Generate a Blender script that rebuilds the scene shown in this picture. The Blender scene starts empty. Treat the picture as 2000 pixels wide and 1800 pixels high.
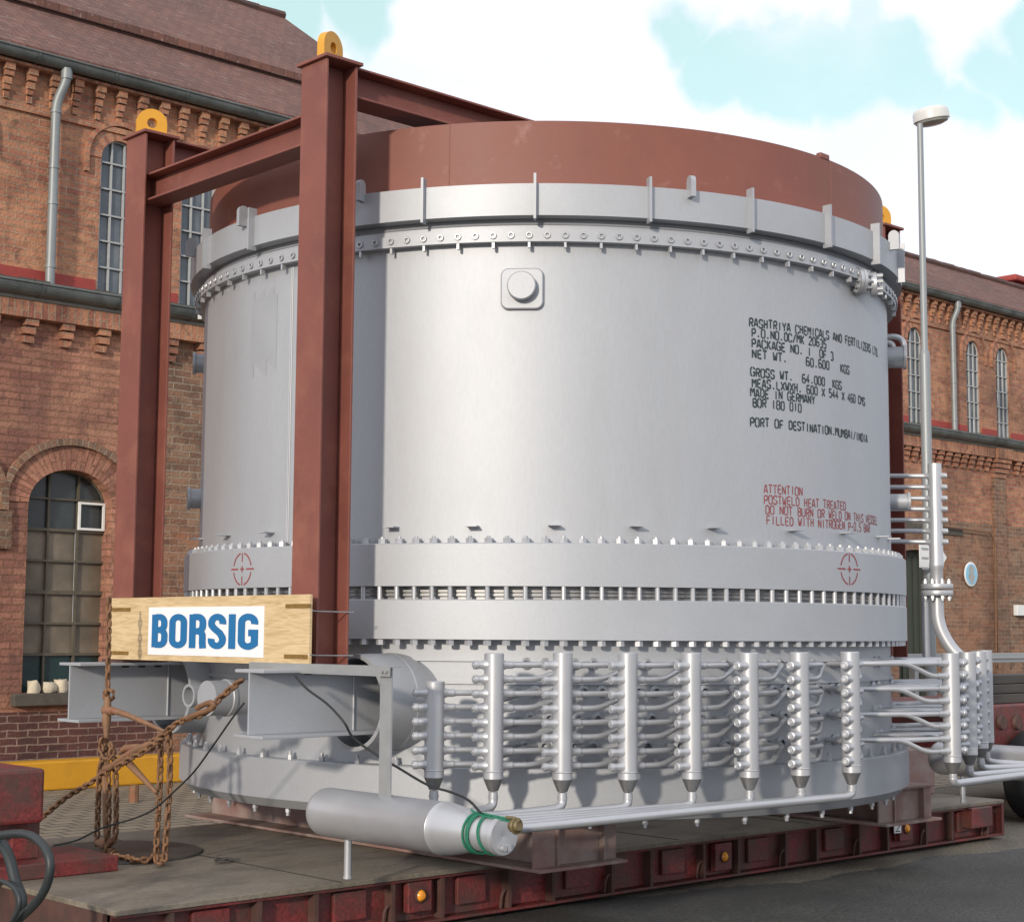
import bpy, bmesh, math, random
from math import sin, cos, pi, radians, sqrt, atan2, degrees
from mathutils import Vector, Matrix
random.seed(7)
S = bpy.context.scene
COL = S.collection
H = 1.66                                  # eye height above the ground

# ------------------------------------------------------------------ camera
F_PX = 3189.8                             # focal length for a 2000 px wide picture
_t, _r, _a = radians(5.9287), radians(0.359), radians(46.8154)
FW = Vector((cos(_a)*cos(_t), sin(_a)*cos(_t), sin(_t)))
_R = Vector((sin(_a), -cos(_a), 0)); _U = _R.cross(FW)
RT = _R*cos(_r) + _U*sin(_r); UP = _U*cos(_r) - _R*sin(_r)
cd = bpy.data.cameras.new('camera'); cam = bpy.data.objects.new('camera', cd); COL.objects.link(cam)
cd.sensor_width = 36.0; cd.sensor_fit = 'HORIZONTAL'; cd.lens = F_PX/2000*36
cd.clip_start = 0.1; cd.clip_end = 2000
M = Matrix((RT, UP, -FW)).transposed().to_4x4(); M.translation = (0, 0, H)
cam.matrix_world = M; S.camera = cam

# ------------------------------------------------------------------ picture-to-place measuring (true metres, each with its own depth)
def ray(x, y): return FW + RT*((x-1000)/F_PX) - UP*((y-900)/F_PX)
def _h(v): return Vector((v.x, v.y, v.z + H))
def atX(x, y, v): d = ray(x, y); return _h(d*(v/d.x))
def atY(x, y, v): d = ray(x, y); return _h(d*(v/d.y))
def atZ(x, y, v): d = ray(x, y); return _h(d*((v-H)/d.z))
# ------------------------------------------------------------------ light
SUN_AZ, SUN_EL = 205.0, 15.0              # direction towards the sun, degrees from +X
EXPO = 0.0
W = bpy.data.worlds.new('World'); S.world = W; W.use_nodes = True
def build_world():
    nt = W.node_tree; nt.nodes.clear(); N = nt.nodes.new; L = nt.links.new
    out = N('ShaderNodeOutputWorld'); bg = N('ShaderNodeBackground'); bg.inputs['Strength'].default_value = 0.12
    sky = N('ShaderNodeTexSky'); sky.sky_type = 'NISHITA'; sky.sun_disc = False
    sky.sun_elevation = radians(SUN_EL); sky.sun_rotation = radians(90 - SUN_AZ)
    sky.air_density = 1.0; sky.dust_density = 1.2; sky.ozone_density = 1.5
    tc = N('ShaderNodeTexCoord')
    mp = N('ShaderNodeMapping'); mp.inputs['Scale'].default_value = (1, 1, 1.7); mp.inputs['Location'].default_value = (0.35, 0.1, 0.0)
    nz = N('ShaderNodeTexNoise'); nz.inputs['Scale'].default_value = 3.1; nz.inputs['Detail'].default_value = 9; nz.inputs['Roughness'].default_value = 0.52
    L(tc.outputs['Generated'], mp.inputs['Vector']); L(mp.outputs['Vector'], nz.inputs['Vector'])
    wn = N('ShaderNodeTexNoise'); wn.inputs['Scale'].default_value = 16; wn.inputs['Detail'].default_value = 7; L(tc.outputs['Generated'], wn.inputs['Vector'])
    wm = N('ShaderNodeVectorMath'); wm.operation = 'MULTIPLY_ADD'; wm.inputs[1].default_value = (.075, .075, .075); L(wn.outputs['Color'], wm.inputs[0])
    wo = N('ShaderNodeVectorMath'); wo.operation = 'ADD'; wo.inputs[1].default_value = (-.0375, -.0375, -.0375); L(tc.outputs['Generated'], wo.inputs[0]); L(wo.outputs[0], wm.inputs[2]); warp = wm.outputs[0]
    # clear openings in the cloud cover, fixed in compass direction
    def gap(az, el, size, soft):
        d = (cos(radians(az))*cos(radians(el)), sin(radians(az))*cos(radians(el)), sin(radians(el)))
        v = N('ShaderNodeVectorMath'); v.operation = 'DISTANCE'; v.inputs[1].default_value = d; L(warp, v.inputs[0])
        m = N('ShaderNodeMapRange'); m.inputs['From Min'].default_value = size; m.inputs['From Max'].default_value = size+soft
        m.inputs['To Min'].default_value = 1; m.inputs['To Max'].default_value = 0; L(v.outputs['Value'], m.inputs['Value']); return m.outputs['Result']
    acc = None
    for px, py, rad in ((1335, 60, .014), (1420, 140, .022), (1540, 120, .024), (1660, 150, .024), (1780, 150, .020), (1880, 205, .012), (1970, 160, .016), (1700, 60, .014), (2100, 120, .03), (690, -20, .012), (540, -20, .012), (1500, 40, .006)):
        d = ray(px, py).normalized()
        o = gap(degrees(atan2(d.y, d.x)), degrees(math.asin(d.z)), rad, .022)
        if acc is None: acc = o
        else:
            a = N('ShaderNodeMath'); a.operation = 'MAXIMUM'; L(acc, a.inputs[0]); L(o, a.inputs[1]); acc = a.outputs[0]
    sub = N('ShaderNodeMath'); sub.operation = 'MULTIPLY_ADD'; sub.inputs[1].default_value = -0.34; L(acc, sub.inputs[0]); L(nz.outputs['Fac'], sub.inputs[2])
    rmp = N('ShaderNodeMapRange'); rmp.inputs['From Min'].default_value = 0.17; rmp.inputs['From Max'].default_value = 0.39; rmp.interpolation_type = 'SMOOTHSTEP'
    L(sub.outputs[0], rmp.inputs['Value'])
    nz2 = N('ShaderNodeTexNoise'); nz2.inputs['Scale'].default_value = 5.0; nz2.inputs['Detail'].default_value = 6; L(mp.outputs['Vector'], nz2.inputs['Vector'])
    cr = N('ShaderNodeMix'); cr.data_type = 'RGBA'; L(nz2.outputs['Fac'], cr.inputs['Factor'])
    cr.inputs['A'].default_value = (7.3, 7.6, 8.4, 1); cr.inputs['B'].default_value = (9.6, 9.9, 10.8, 1)
    blu = N('ShaderNodeMix'); blu.data_type = 'RGBA'; blu.blend_type = 'ADD'; blu.inputs['Factor'].default_value = 1.0
    L(sky.outputs['Color'], blu.inputs['A']); blu.inputs['B'].default_value = (3.5, 4.6, 3.3, 1)   # thin high haze
    mx = N('ShaderNodeMix'); mx.data_type = 'RGBA'
    L(rmp.outputs['Result'], mx.inputs['Factor']); L(blu.outputs['Result'], mx.inputs['A']); L(cr.outputs['Result'], mx.inputs['B'])
    L(mx.outputs['Result'], bg.inputs['Color']); L(bg.outputs[0], out.inputs['Surface'])
build_world()
sl = bpy.data.lights.new('sun', 'SUN'); sl.energy = 2.9; sl.angle = radians(3.0); sl.color = (1.0, 0.89, 0.75)
so = bpy.data.objects.new('sun', sl); COL.objects.link(so)
_sd = Vector((cos(radians(SUN_AZ))*cos(radians(SUN_EL)), sin(radians(SUN_AZ))*cos(radians(SUN_EL)), sin(radians(SUN_EL))))
so.rotation_euler = _sd.to_track_quat('Z', 'Y').to_euler()
S.view_settings.view_transform = 'Standard'; S.view_settings.look = 'None'
S.view_settings.exposure = EXPO; S.view_settings.gamma = 1.0
S.render.engine = 'CYCLES'
try: S.cycles.max_bounces = 6
except Exception: pass

CX, CY = 8.266, 8.467                     # axis of the vessel
def cyl(x, y, r):
    d = ray(x, y); a = d.x*d.x + d.y*d.y; b = d.x*CX + d.y*CY; c = CX*CX + CY*CY - r*r
    q = max(b*b - a*c, 0); P = _h(d*((b - sqrt(q))/a))
    return degrees(atan2(P.y-CY, P.x-CX)), P.z
def cpt(ang, r, z): return Vector((CX + r*cos(radians(ang)), CY + r*sin(radians(ang)), z))

# ------------------------------------------------------------------ mesh helpers
class MB:
    def __init__(s): s.v = []; s.f = []; s.uv = []
    def add(s, vs, fs, uvs=None):
        o = len(s.v); s.v += [tuple(p) for p in vs]
        for i, f in enumerate(fs):
            s.f.append(tuple(o+j for j in f)); s.uv.append(uvs[i] if uvs else None)
    def quad(s, a, b, c, d, uv=None): s.add([a, b, c, d], [(0, 1, 2, 3)], [uv] if uv else None)
    def box(s, x0, x1, y0, y1, z0, z1):
        vs = [(x, y, z) for x in (x0, x1) for y in (y0, y1) for z in (z0, z1)]
        s.add(vs, [(0, 1, 3, 2), (4, 6, 7, 5), (0, 4, 5, 1), (2, 3, 7, 6), (0, 2, 6, 4), (1, 5, 7, 3)])
    def obox(s, c, ex, ey, ez, hx, hy, hz):      # oriented box
        c = Vector(c); ex, ey, ez = Vector(ex).normalized()*hx, Vector(ey).normalized()*hy, Vector(ez).normalized()*hz
        vs = [c + ex*a + ey*b + ez*g for a in (-1, 1) for b in (-1, 1) for g in (-1, 1)]
        s.add(vs, [(0, 1, 3, 2), (4, 6, 7, 5), (0, 4, 5, 1), (2, 3, 7, 6), (0, 2, 6, 4), (1, 5, 7, 3)])
    def tube(s, pts, r, n=12, caps=True):
        pts = [Vector(p) for p in pts]; m = len(pts)
        rr = r if isinstance(r, (list, tuple)) else [r]*m
        up = None; rings = []
        for i, p in enumerate(pts):
            t = (pts[min(i+1, m-1)] - pts[max(i-1, 0)])
            if t.length < 1e-9: t = Vector((0, 0, 1))
            t.normalize()
            if up is None:
                up = Vector((0, 0, 1)) if abs(t.z) < .9 else Vector((1, 0, 0))
            a = up - t*up.dot(t)
            if a.length < 1e-6: a = t.orthogonal()
            a.normalize(); up = a; b = t.cross(a)
            rings.append([p + (a*cos(2*pi*k/n) + b*sin(2*pi*k/n))*rr[i] for k in range(n)])
        vs = [q for g in rings for q in g]; fs = []
        for i in range(m-1):
            for k in range(n):
                fs.append((i*n+k, i*n+(k+1) % n, (i+1)*n+(k+1) % n, (i+1)*n+k))
        if caps: fs.append(tuple(reversed(range(n)))); fs.append(tuple((m-1)*n+k for k in range(n)))
        s.add(vs, fs)
    def lathe(s, prof, n=64, c=(0, 0, 0), ax=(0, 0, 1), closed=False):    # prof: (radius, height) along axis ax from c
        ax = Vector(ax).normalized(); c = Vector(c)
        a = ax.orthogonal().normalized() if abs(ax.z) < .999 else Vector((1, 0, 0)); b = ax.cross(a); m = len(prof)
        vs = [c + ax*h + (a*cos(2*pi*k/n) + b*sin(2*pi*k/n))*r for r, h in prof for k in range(n)]
        fs = []
        for i in range(m if closed else m-1):
            j = (i+1) % m
            for k in range(n): fs.append((i*n+k, i*n+(k+1) % n, j*n+(k+1) % n, j*n+k))
        s.add(vs, fs)
    def prism(s, poly, o, ex, ey, ez, d):        # polygon in the ex/ey plane at o, thickness d along ez
        o, ex, ey, ez = Vector(o), Vector(ex), Vector(ey), Vector(ez); n = len(poly)
        vs = [o + ex*x + ey*y for x, y in poly] + [o + ex*x + ey*y + ez*d for x, y in poly]
        fs = [tuple(reversed(range(n))), tuple(range(n, 2*n))] + [(i, (i+1) % n, n+(i+1) % n, n+i) for i in range(n)]
        s.add(vs, fs)
    def ring(s, c, ax, R, r, n=14, m=8):         # torus
        ax = Vector(ax).normalized(); a = ax.orthogonal().normalized(); b = ax.cross(a); c = Vector(c); vs = []; fs = []
        for i in range(n):
            d = a*cos(2*pi*i/n) + b*sin(2*pi*i/n)
            for k in range(m): vs.append(c + d*(R + r*cos(2*pi*k/m)) + ax*r*sin(2*pi*k/m))
        for i in range(n):
            for k in range(m): fs.append((i*m+k, ((i+1) % n)*m+k, ((i+1) % n)*m+(k+1) % m, i*m+(k+1) % m))
        s.add(vs, fs)
    def build(s, name, mat, parent=None, smooth=True, bevel=0, angle=35):
        me = bpy.data.meshes.new(name); me.from_pydata(s.v, [], s.f)
        if any(s.uv):
            ul = me.uv_layers.new(name='UVMap')
            for pl, uv in zip(me.polygons, s.uv):
                if uv:
                    for li, t in zip(pl.loop_indices, uv): ul.data[li].uv = t
        me.materials.append(mat); me.validate()
        bm = bmesh.new(); bm.from_mesh(me); bmesh.ops.recalc_face_normals(bm, faces=bm.faces); bm.to_mesh(me); bm.free()
        if smooth:
            me.polygons.foreach_set('use_smooth', [True]*len(me.polygons)); me.set_sharp_from_angle(angle=radians(angle))
        o = bpy.data.objects.new(name, me); COL.objects.link(o)
        if parent: o.parent = parent; o.matrix_parent_inverse = parent.matrix_world.inverted()
        if bevel:
            b = o.modifiers.new('bevel', 'BEVEL'); b.width = bevel; b.segments = 2; b.limit_method = 'ANGLE'
        return o
def thing(name, label, cat, loc=(0, 0, 0), group=None):
    o = bpy.data.objects.new(name, None); COL.objects.link(o); o.location = loc; o.empty_display_size = .2
    o.matrix_world = Matrix.Translation(loc)
    o['label'] = label; o['category'] = cat
    if group: o['group'] = group
    return o
def tag(o, label, cat, group=None):
    o['label'] = label; o['category'] = cat
    if group: o['group'] = group
    return o
def struct(o): o['kind'] = 'structure'; return o
def smooth_path(pts, n=8):
    pts = [Vector(p) for p in pts]; out = []
    for i in range(len(pts)-1):
        p0, p1, p2, p3 = pts[max(i-1, 0)], pts[i], pts[i+1], pts[min(i+2, len(pts)-1)]
        for k in range(n):
            t = k/n
            out.append(.5*((2*p1) + (p2-p0)*t + (2*p0-5*p1+4*p2-p3)*t*t + (3*p1-p0-3*p2+p3)*t**3))
    return out + [pts[-1]]
def bend(pts, rad=.04, n=5):                     # polyline with rounded corners
    pts = [Vector(p) for p in pts]; out = [pts[0]]
    for i in range(1, len(pts)-1):
        a, b, c = pts[i-1], pts[i], pts[i+1]
        d1 = min(rad, (a-b).length*.45); d2 = min(rad, (c-b).length*.45)
        p, q = b + (a-b).normalized()*d1, b + (c-b).normalized()*d2
        for k in range(n+1):
            t = k/n; out.append(p*(1-t)**2 + b*2*t*(1-t) + q*t*t)
    return out + [pts[-1]]

# ------------------------------------------------------------------ materials
def new_mat(name):
    m = bpy.data.materials.new(name); m.use_nodes = True
    return m, m.node_tree.nodes, m.node_tree.links, m.node_tree.nodes['Principled BSDF']
def mat(name, col, rough=.5, metal=0, var=.12, nscale=6, bump=0, bscale=60, stain=None, stain_amt=.5, stain_scale=2.0, stretch=(1, 1, 1), thr=(.5, .7), rvar=.1, fine=.0, fscale=300):
    m, n, l, b = new_mat(name); N = n.new
    tc = N('ShaderNodeTexCoord'); mp = N('ShaderNodeMapping'); mp.inputs['Scale'].default_value = stretch
    geo = N('ShaderNodeNewGeometry'); l.new(geo.outputs['Position'], mp.inputs['Vector'])
    nz = N('ShaderNodeTexNoise'); nz.inputs['Scale'].default_value = nscale; nz.inputs['Detail'].default_value = 8; nz.inputs['Roughness'].default_value = .6
    l.new(mp.outputs[0], nz.inputs['Vector'])
    r = N('ShaderNodeMapRange'); r.inputs['From Min'].default_value = .25; r.inputs['From Max'].default_value = .75
    r.inputs['To Min'].default_value = 1-var; r.inputs['To Max'].default_value = 1+var; l.new(nz.outputs['Fac'], r.inputs['Value'])
    mul = N('ShaderNodeMix'); mul.data_type = 'RGBA'; mul.blend_type = 'MULTIPLY'; mul.inputs['Factor'].default_value = 1
    mul.inputs['A'].default_value = (*col, 1); l.new(r.outputs[0], mul.inputs['B']); c = mul.outputs['Result']
    if fine:
        nf = N('ShaderNodeTexNoise'); nf.inputs['Scale'].default_value = fscale; nf.inputs['Detail'].default_value = 3; l.new(mp.outputs[0], nf.inputs['Vector'])
        rf = N('ShaderNodeMapRange'); rf.inputs['From Min'].default_value = .3; rf.inputs['From Max'].default_value = .7
        rf.inputs['To Min'].default_value = 1-fine; rf.inputs['To Max'].default_value = 1+fine; l.new(nf.outputs['Fac'], rf.inputs['Value'])
        m3 = N('ShaderNodeMix'); m3.data_type = 'RGBA'; m3.blend_type = 'MULTIPLY'; m3.inputs['Factor'].default_value = 1
        l.new(c, m3.inputs['A']); l.new(rf.outputs[0], m3.inputs['B']); c = m3.outputs['Result']
    if stain:
        n2 = N('ShaderNodeTexNoise'); n2.inputs['Scale'].default_value = stain_scale; n2.inputs['Detail'].default_value = 10; n2.inputs['Roughness'].default_value = .65
        l.new(mp.outputs[0], n2.inputs['Vector'])
        r2 = N('ShaderNodeMapRange'); r2.inputs['From Min'].default_value = thr[0]; r2.inputs['From Max'].default_value = thr[1]
        r2.inputs['To Max'].default_value = stain_amt; l.new(n2.outputs['Fac'], r2.inputs['Value'])
        m2 = N('ShaderNodeMix'); m2.data_type = 'RGBA'; l.new(r2.outputs[0], m2.inputs['Factor']); l.new(c, m2.inputs['A']); m2.inputs['B'].default_value = (*stain, 1); c = m2.outputs['Result']
    l.new(c, b.inputs['Base Color']); b.inputs['Metallic'].default_value = metal
    rr = N('ShaderNodeMapRange'); rr.inputs['To Min'].default_value = max(rough-rvar, .03); rr.inputs['To Max'].default_value = min(rough+rvar, 1)
    l.new(nz.outputs['Fac'], rr.inputs['Value']); l.new(rr.outputs[0], b.inputs['Roughness'])
    if bump:
        nb = N('ShaderNodeTexNoise'); nb.inputs['Scale'].default_value = bscale; nb.inputs['Detail'].default_value = 6; l.new(geo.outputs['Position'], nb.inputs['Vector'])
        bp = N('ShaderNodeBump'); bp.inputs['Strength'].default_value = bump; bp.inputs['Distance'].default_value = .01
        l.new(nb.outputs['Fac'], bp.inputs['Height']); l.new(bp.outputs[0], b.inputs['Normal'])
    return m
def brick_mat(name, c1, c2, mortar, bw=.232, rh=.0765, ms=.009, dirt=(.06, .04, .03), dirt_amt=.55, dscale=.55, bright=(.5, .30, .15), bright_amt=.35):
    m, n, l, b = new_mat(name); N = n.new
    uv = N('ShaderNodeUVMap'); uv.uv_map = 'UVMap'
    br = N('ShaderNodeTexBrick'); br.inputs['Scale'].default_value = 1; br.inputs['Brick Width'].default_value = bw; br.inputs['Row Height'].default_value = rh
    br.inputs['Mortar Size'].default_value = ms; br.inputs['Mortar Smooth'].default_value = .2; br.inputs['Bias'].default_value = -.15
    br.inputs['Color1'].default_value = (*c1, 1); br.inputs['Color2'].default_value = (*c2, 1); br.inputs['Mortar'].default_value = (*mortar, 1)
    nw = N('ShaderNodeTexNoise'); nw.inputs['Scale'].default_value = 9; nw.inputs['Detail'].default_value = 3; l.new(uv.outputs[0], nw.inputs['Vector'])
    wv = N('ShaderNodeVectorMath'); wv.operation = 'MULTIPLY_ADD'; wv.inputs[1].default_value = (.03, .022, 0); l.new(nw.outputs['Color'], wv.inputs[0]); l.new(uv.outputs[0], wv.inputs[2])
    l.new(wv.outputs[0], br.inputs['Vector'])
    # weathering: brighter orange courses and sooty patches
    def patch(c, col, amt, sc, a, bb, off, stretch=(1, 1, 1)):
        mp = N('ShaderNodeMapping'); mp.inputs['Location'].default_value = (off, off*.7, off); mp.inputs['Scale'].default_value = stretch; l.new(uv.outputs[0], mp.inputs['Vector'])
        nz = N('ShaderNodeTexNoise'); nz.inputs['Scale'].default_value = sc; nz.inputs['Detail'].default_value = 9; nz.inputs['Roughness'].default_value = .62; l.new(mp.outputs[0], nz.inputs['Vector'])
        r = N('ShaderNodeMapRange'); r.inputs['From Min'].default_value = a; r.inputs['From Max'].default_value = bb; r.inputs['To Max'].default_value = amt; l.new(nz.outputs['Fac'], r.inputs['Value'])
        x = N('ShaderNodeMix'); x.data_type = 'RGBA'; l.new(r.outputs[0], x.inputs['Factor']); l.new(c, x.inputs['A']); x.inputs['B'].default_value = (*col, 1); return x.outputs['Result']
    c = br.outputs['Color']
    c = patch(c, bright, bright_amt, .8, .45, .7, 3.1)
    c = patch(c, bright, .55, 3.6, .50, .66, 8.3, (.6, 1.6, 1))
    c = patch(c, tuple(v*.42 for v in c2), .42, 3.2, .50, .68, 21.3, (.7, 1.5, 1))
    c = patch(c, tuple(v*.35 for v in c2), .42, 2.2, .56, .74, 33.7, (1.6, .16, 1))
    c = patch(c, dirt, dirt_amt, dscale, .48, .72, 11.3, (1, .6, 1))
    c = patch(c, dirt, .6, 7.0, .52, .70, 5.7)
    c = patch(c, (.55, .42, .30), .35, 14.0, .62, .75, 1.7)
    l.new(c, b.inputs['Base Color']); b.inputs['Roughness'].default_value = .88
    inv = N('ShaderNodeMath'); inv.operation = 'SUBTRACT'; inv.inputs[0].default_value = 1; l.new(br.outputs['Fac'], inv.inputs[1])
    nb = N('ShaderNodeTexNoise'); nb.inputs['Scale'].default_value = 30; nb.inputs['Detail'].default_value = 5; l.new(uv.outputs[0], nb.inputs['Vector'])
    ad = N('ShaderNodeMath'); ad.operation = 'MULTIPLY_ADD'; ad.inputs[1].default_value = .6; l.new(nb.outputs['Fac'], ad.inputs[0]); l.new(inv.outputs[0], ad.inputs[2])
    bp = N('ShaderNodeBump'); bp.inputs['Strength'].default_value = 1.0; bp.inputs['Distance'].default_value = .022; l.new(ad.outputs[0], bp.inputs['Height']); l.new(bp.outputs[0], b.inputs['Normal'])
    return m

M = {}
M['silver'] = mat('silver_paint', (.395, .412, .438), .52, .32, var=.05, nscale=1.6, stain=(.33, .335, .345), stain_amt=.40, stain_scale=1.3, thr=(.50, .75), rvar=.06, fine=.03, fscale=60)
M['silver_shell'] = mat('silver_shell_paint', (.395, .412, .438), .52, .32, var=.05, nscale=1.7, stain=(.35, .355, .362), stain_amt=.45, stain_scale=1.6, thr=(.50, .74), rvar=.07, fine=.03, fscale=40, stretch=(1.6, 1.6, .45), bump=.05, bscale=3)
M['silver_patch'] = mat('touched_up_silver', (.374, .39, .413), .53, .31, var=.06, nscale=4)
M['silver_tube'] = mat('silver_pipe_paint', (.47, .48, .50), .40, .5, var=.06, nscale=5, rvar=.06)
M['bare'] = mat('bare_steel', (.30, .30, .30), .42, .75, var=.12, nscale=9)
M['red'] = mat('red_oxide_primer', (.190, .061, .046), .62, 0, var=.16, nscale=2.2, stain=(.29, .115, .075), stain_amt=.6, stain_scale=3.4, thr=(.5, .74), fine=.06, fscale=120)
M['redskirt'] = mat('red_oxide_skirt', (.205, .070, .049), .58, 0, var=.14, nscale=2.0, stain=(.36, .20, .17), stain_amt=.5, stain_scale=5.5, thr=(.60, .75), fine=.05, fscale=100)
M['yellow'] = mat('yellow_paint', (.62, .30, .02), .5, 0, var=.10, nscale=5, stain=(.35, .15, .02), stain_amt=.4, stain_scale=6, thr=(.55, .75))
M['yellowbar'] = mat('yellow_barrier_paint', (.60, .29, .012), .6, 0, var=.10, nscale=3, stain=(.3, .15, .02), stain_amt=.4, stain_scale=4, thr=(.55, .75))
M['brick'] = brick_mat('orange_brick', (.455, .20, .118), (.255, .085, .060), (.36, .25, .175), dirt_amt=.68, bright=(.57, .295, .155), bright_amt=.55)
M['brickred'] = brick_mat('red_brick', (.43, .195, .128), (.27, .105, .078), (.25, .115, .065), dirt=(.10, .048, .040), dirt_amt=.62, bright=(.56, .30, .18), bright_amt=.6)  # mortar colour darkened to carry the shade of the recessed joints
M['brickdark'] = brick_mat('engineering_brick', (.105, .040, .034), (.075, .032, .030), (.30, .21, .17), dirt_amt=.2, bright=(.16, .06, .05), bright_amt=.3)
M['brickgrey'] = brick_mat('grey_brown_brick', (.27, .165, .105), (.16, .085, .055), (.33, .26, .19), dirt_amt=.5, bright=(.36, .15, .08), bright_amt=.5)
M['redband'] = mat('red_painted_flashing', (.30, .045, .035), .7, 0, var=.15, nscale=8)
M['roof'] = None
M['zinc'] = mat('grey_zinc', (.15, .17, .165), .5, .35, var=.25, nscale=4, stain=(.05, .055, .05), stain_amt=.7, stain_scale=3, thr=(.45, .7))
M['pipezinc'] = mat('downpipe_zinc', (.24, .26, .265), .5, .3, var=.18, nscale=5)
M['galv'] = mat('galvanised_steel', (.36, .37, .37), .48, .5, var=.08, nscale=12)
M['frame'] = mat('window_frame_paint', (.38, .39, .385), .6, 0, var=.1, nscale=20)
M['framedark'] = mat('rusty_window_bar', (.10, .085, .06), .7, 0, var=.25, nscale=20)
M['framewhite'] = mat('white_window_paint', (.78, .78, .75), .5, 0, var=.05, nscale=20)
M['glass'] = mat('sooty_glass', (.095, .115, .135), .22, 0, var=.35, nscale=2.5, stain=(.19, .20, .20), stain_amt=.5, stain_scale=2.5)
M['glassbrown'] = mat('dusty_brown_pane', (.165, .135, .098), .45, 0, var=.35, nscale=3, stain=(.24, .195, .14), stain_amt=.5, stain_scale=3)
M['glassgreen'] = mat('green_pane', (.015, .040, .038), .3, 0, var=.3, nscale=4)
M['glassdark'] = mat('dark_pane', (.035, .042, .042), .25, 0, var=.3, nscale=3)
M['sill'] = mat('dark_stone_sill', (.085, .075, .062), .85, 0, var=.3, nscale=12, bump=.5)
M['stone'] = mat('pale_sandstone_block', (.56, .49, .37), .85, 0, var=.2, nscale=14, bump=.6, bscale=40)
M['wood'] = None
M['white'] = mat('white_sticker', (.78, .78, .80), .45, 0, var=.02, nscale=5)
M['blue'] = mat('blue_print', (.004, .135, .34), .45, 0, var=.03, nscale=10)
M['brass'] = mat('golden_strap', (.26, .15, .035), .45, .4, var=.3, nscale=30)
M['rust'] = mat('rusty_chain_steel', (.195, .100, .050), .75, .15, var=.35, nscale=35, stain=(.10, .055, .035), stain_amt=.7, stain_scale=22)
M['rustbar'] = mat('rusty_binder_steel', (.225, .125, .068), .7, .2, var=.3, nscale=20, stain=(.30, .08, .05), stain_amt=.5, stain_scale=9)
M['olive'] = mat('olive_brass', (.16, .125, .06), .5, .3, var=.3, nscale=30)
M['cable'] = mat('black_rubber', (.014, .017, .018), .55, 0, var=.2, nscale=20)
M['hose'] = mat('dark_grey_hose', (.022, .028, .030), .5, 0, var=.2, nscale=20)
M['green'] = mat('green_rope', (.015, .16, .095), .75, 0, var=.25, nscale=60)
M['trailer'] = mat('worn_red_trailer_paint', (.165, .024, .024), .55, 0, var=.3, nscale=6, stain=(.070, .040, .032), stain_amt=.85, stain_scale=5, thr=(.40, .62), fine=.4, fscale=55, bump=.3, bscale=30)
M['trailerdark'] = mat('grimy_trailer_steel', (.085, .040, .032), .7, 0, var=.3, nscale=8, stain=(.05, .035, .028), stain_amt=.8, stain_scale=5)
M['deck'] = mat('worn_deck_plate', (.205, .175, .135), .62, .1, var=.16, nscale=3, stain=(.085, .070, .054), stain_amt=.7, stain_scale=2.6, thr=(.48, .68), bump=.4, bscale=70, fine=.16, fscale=35, stretch=(.7, 1.3, 1))
M['deckdark'] = mat('oily_plate', (.060, .052, .045), .55, .2, var=.3, nscale=6)
M['amber'] = mat('amber_lens', (.85, .33, .03), .25, 0, var=.08, nscale=40)
M['tyre'] = mat('tyre_rubber', (.016, .017, .018), .8, 0, var=.25, nscale=12)
M['skid'] = mat('brown_red_primer', (.225, .135, .115), .6, 0, var=.14, nscale=5, stain=(.30, .255, .235), stain_amt=.7, stain_scale=4, thr=(.42, .62))
M['ink'] = mat('black_stencil_ink', (.018, .035, .038), .6, 0, var=.2, nscale=40)
M['redink'] = mat('red_stencil_ink', (.27, .055, .06), .6, 0, var=.2, nscale=40)
M['plate'] = mat('white_enamel', (.72, .73, .72), .4, 0, var=.05, nscale=10)
M['skyblue'] = mat('pale_blue_enamel', (.22, .52, .72), .35, 0, var=.04, nscale=10)
M['doorgreen'] = mat('dark_green_door', (.035, .042, .028), .6, 0, var=.2, nscale=8)
M['lampgrey'] = mat('lamp_grey', (.25, .27, .28), .45, .2, var=.06, nscale=8)
M['lampwhite'] = mat('lamp_cover', (.60, .61, .59), .35, 0, var=.05, nscale=8)
M['lampglass'] = mat('lamp_diffuser', (.33, .34, .33), .3, 0, var=.1, nscale=8)
M['timber'] = mat('dark_timber', (.06, .055, .05), .8, 0, var=.3, nscale=7, stretch=(.3, 3, 3))
M['concrete'] = mat('grey_concrete', (.24, .22, .19), .9, 0, var=.15, nscale=8, bump=.4)
def wood_mat():
    m, n, l, b = new_mat('plywood'); N = n.new
    geo = N('ShaderNodeNewGeometry'); mp = N('ShaderNodeMapping'); mp.inputs['Scale'].default_value = (1, 2.2, 26); l.new(geo.outputs['Position'], mp.inputs['Vector'])
    nz = N('ShaderNodeTexNoise'); nz.inputs['Scale'].default_value = 2.2; nz.inputs['Detail'].default_value = 8; nz.inputs['Distortion'].default_value = 1.2; l.new(mp.outputs[0], nz.inputs['Vector'])
    cr = N('ShaderNodeValToRGB'); e = cr.color_ramp.elements; e[0].position = .28; e[0].color = (.44, .31, .155, 1); e[1].position = .62; e[1].color = (.62, .47, .27, 1)
    l.new(nz.outputs['Fac'], cr.inputs['Fac']); l.new(cr.outputs[0], b.inputs['Base Color']); b.inputs['Roughness'].default_value = .65
    return m
M['wood'] = wood_mat()
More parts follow.
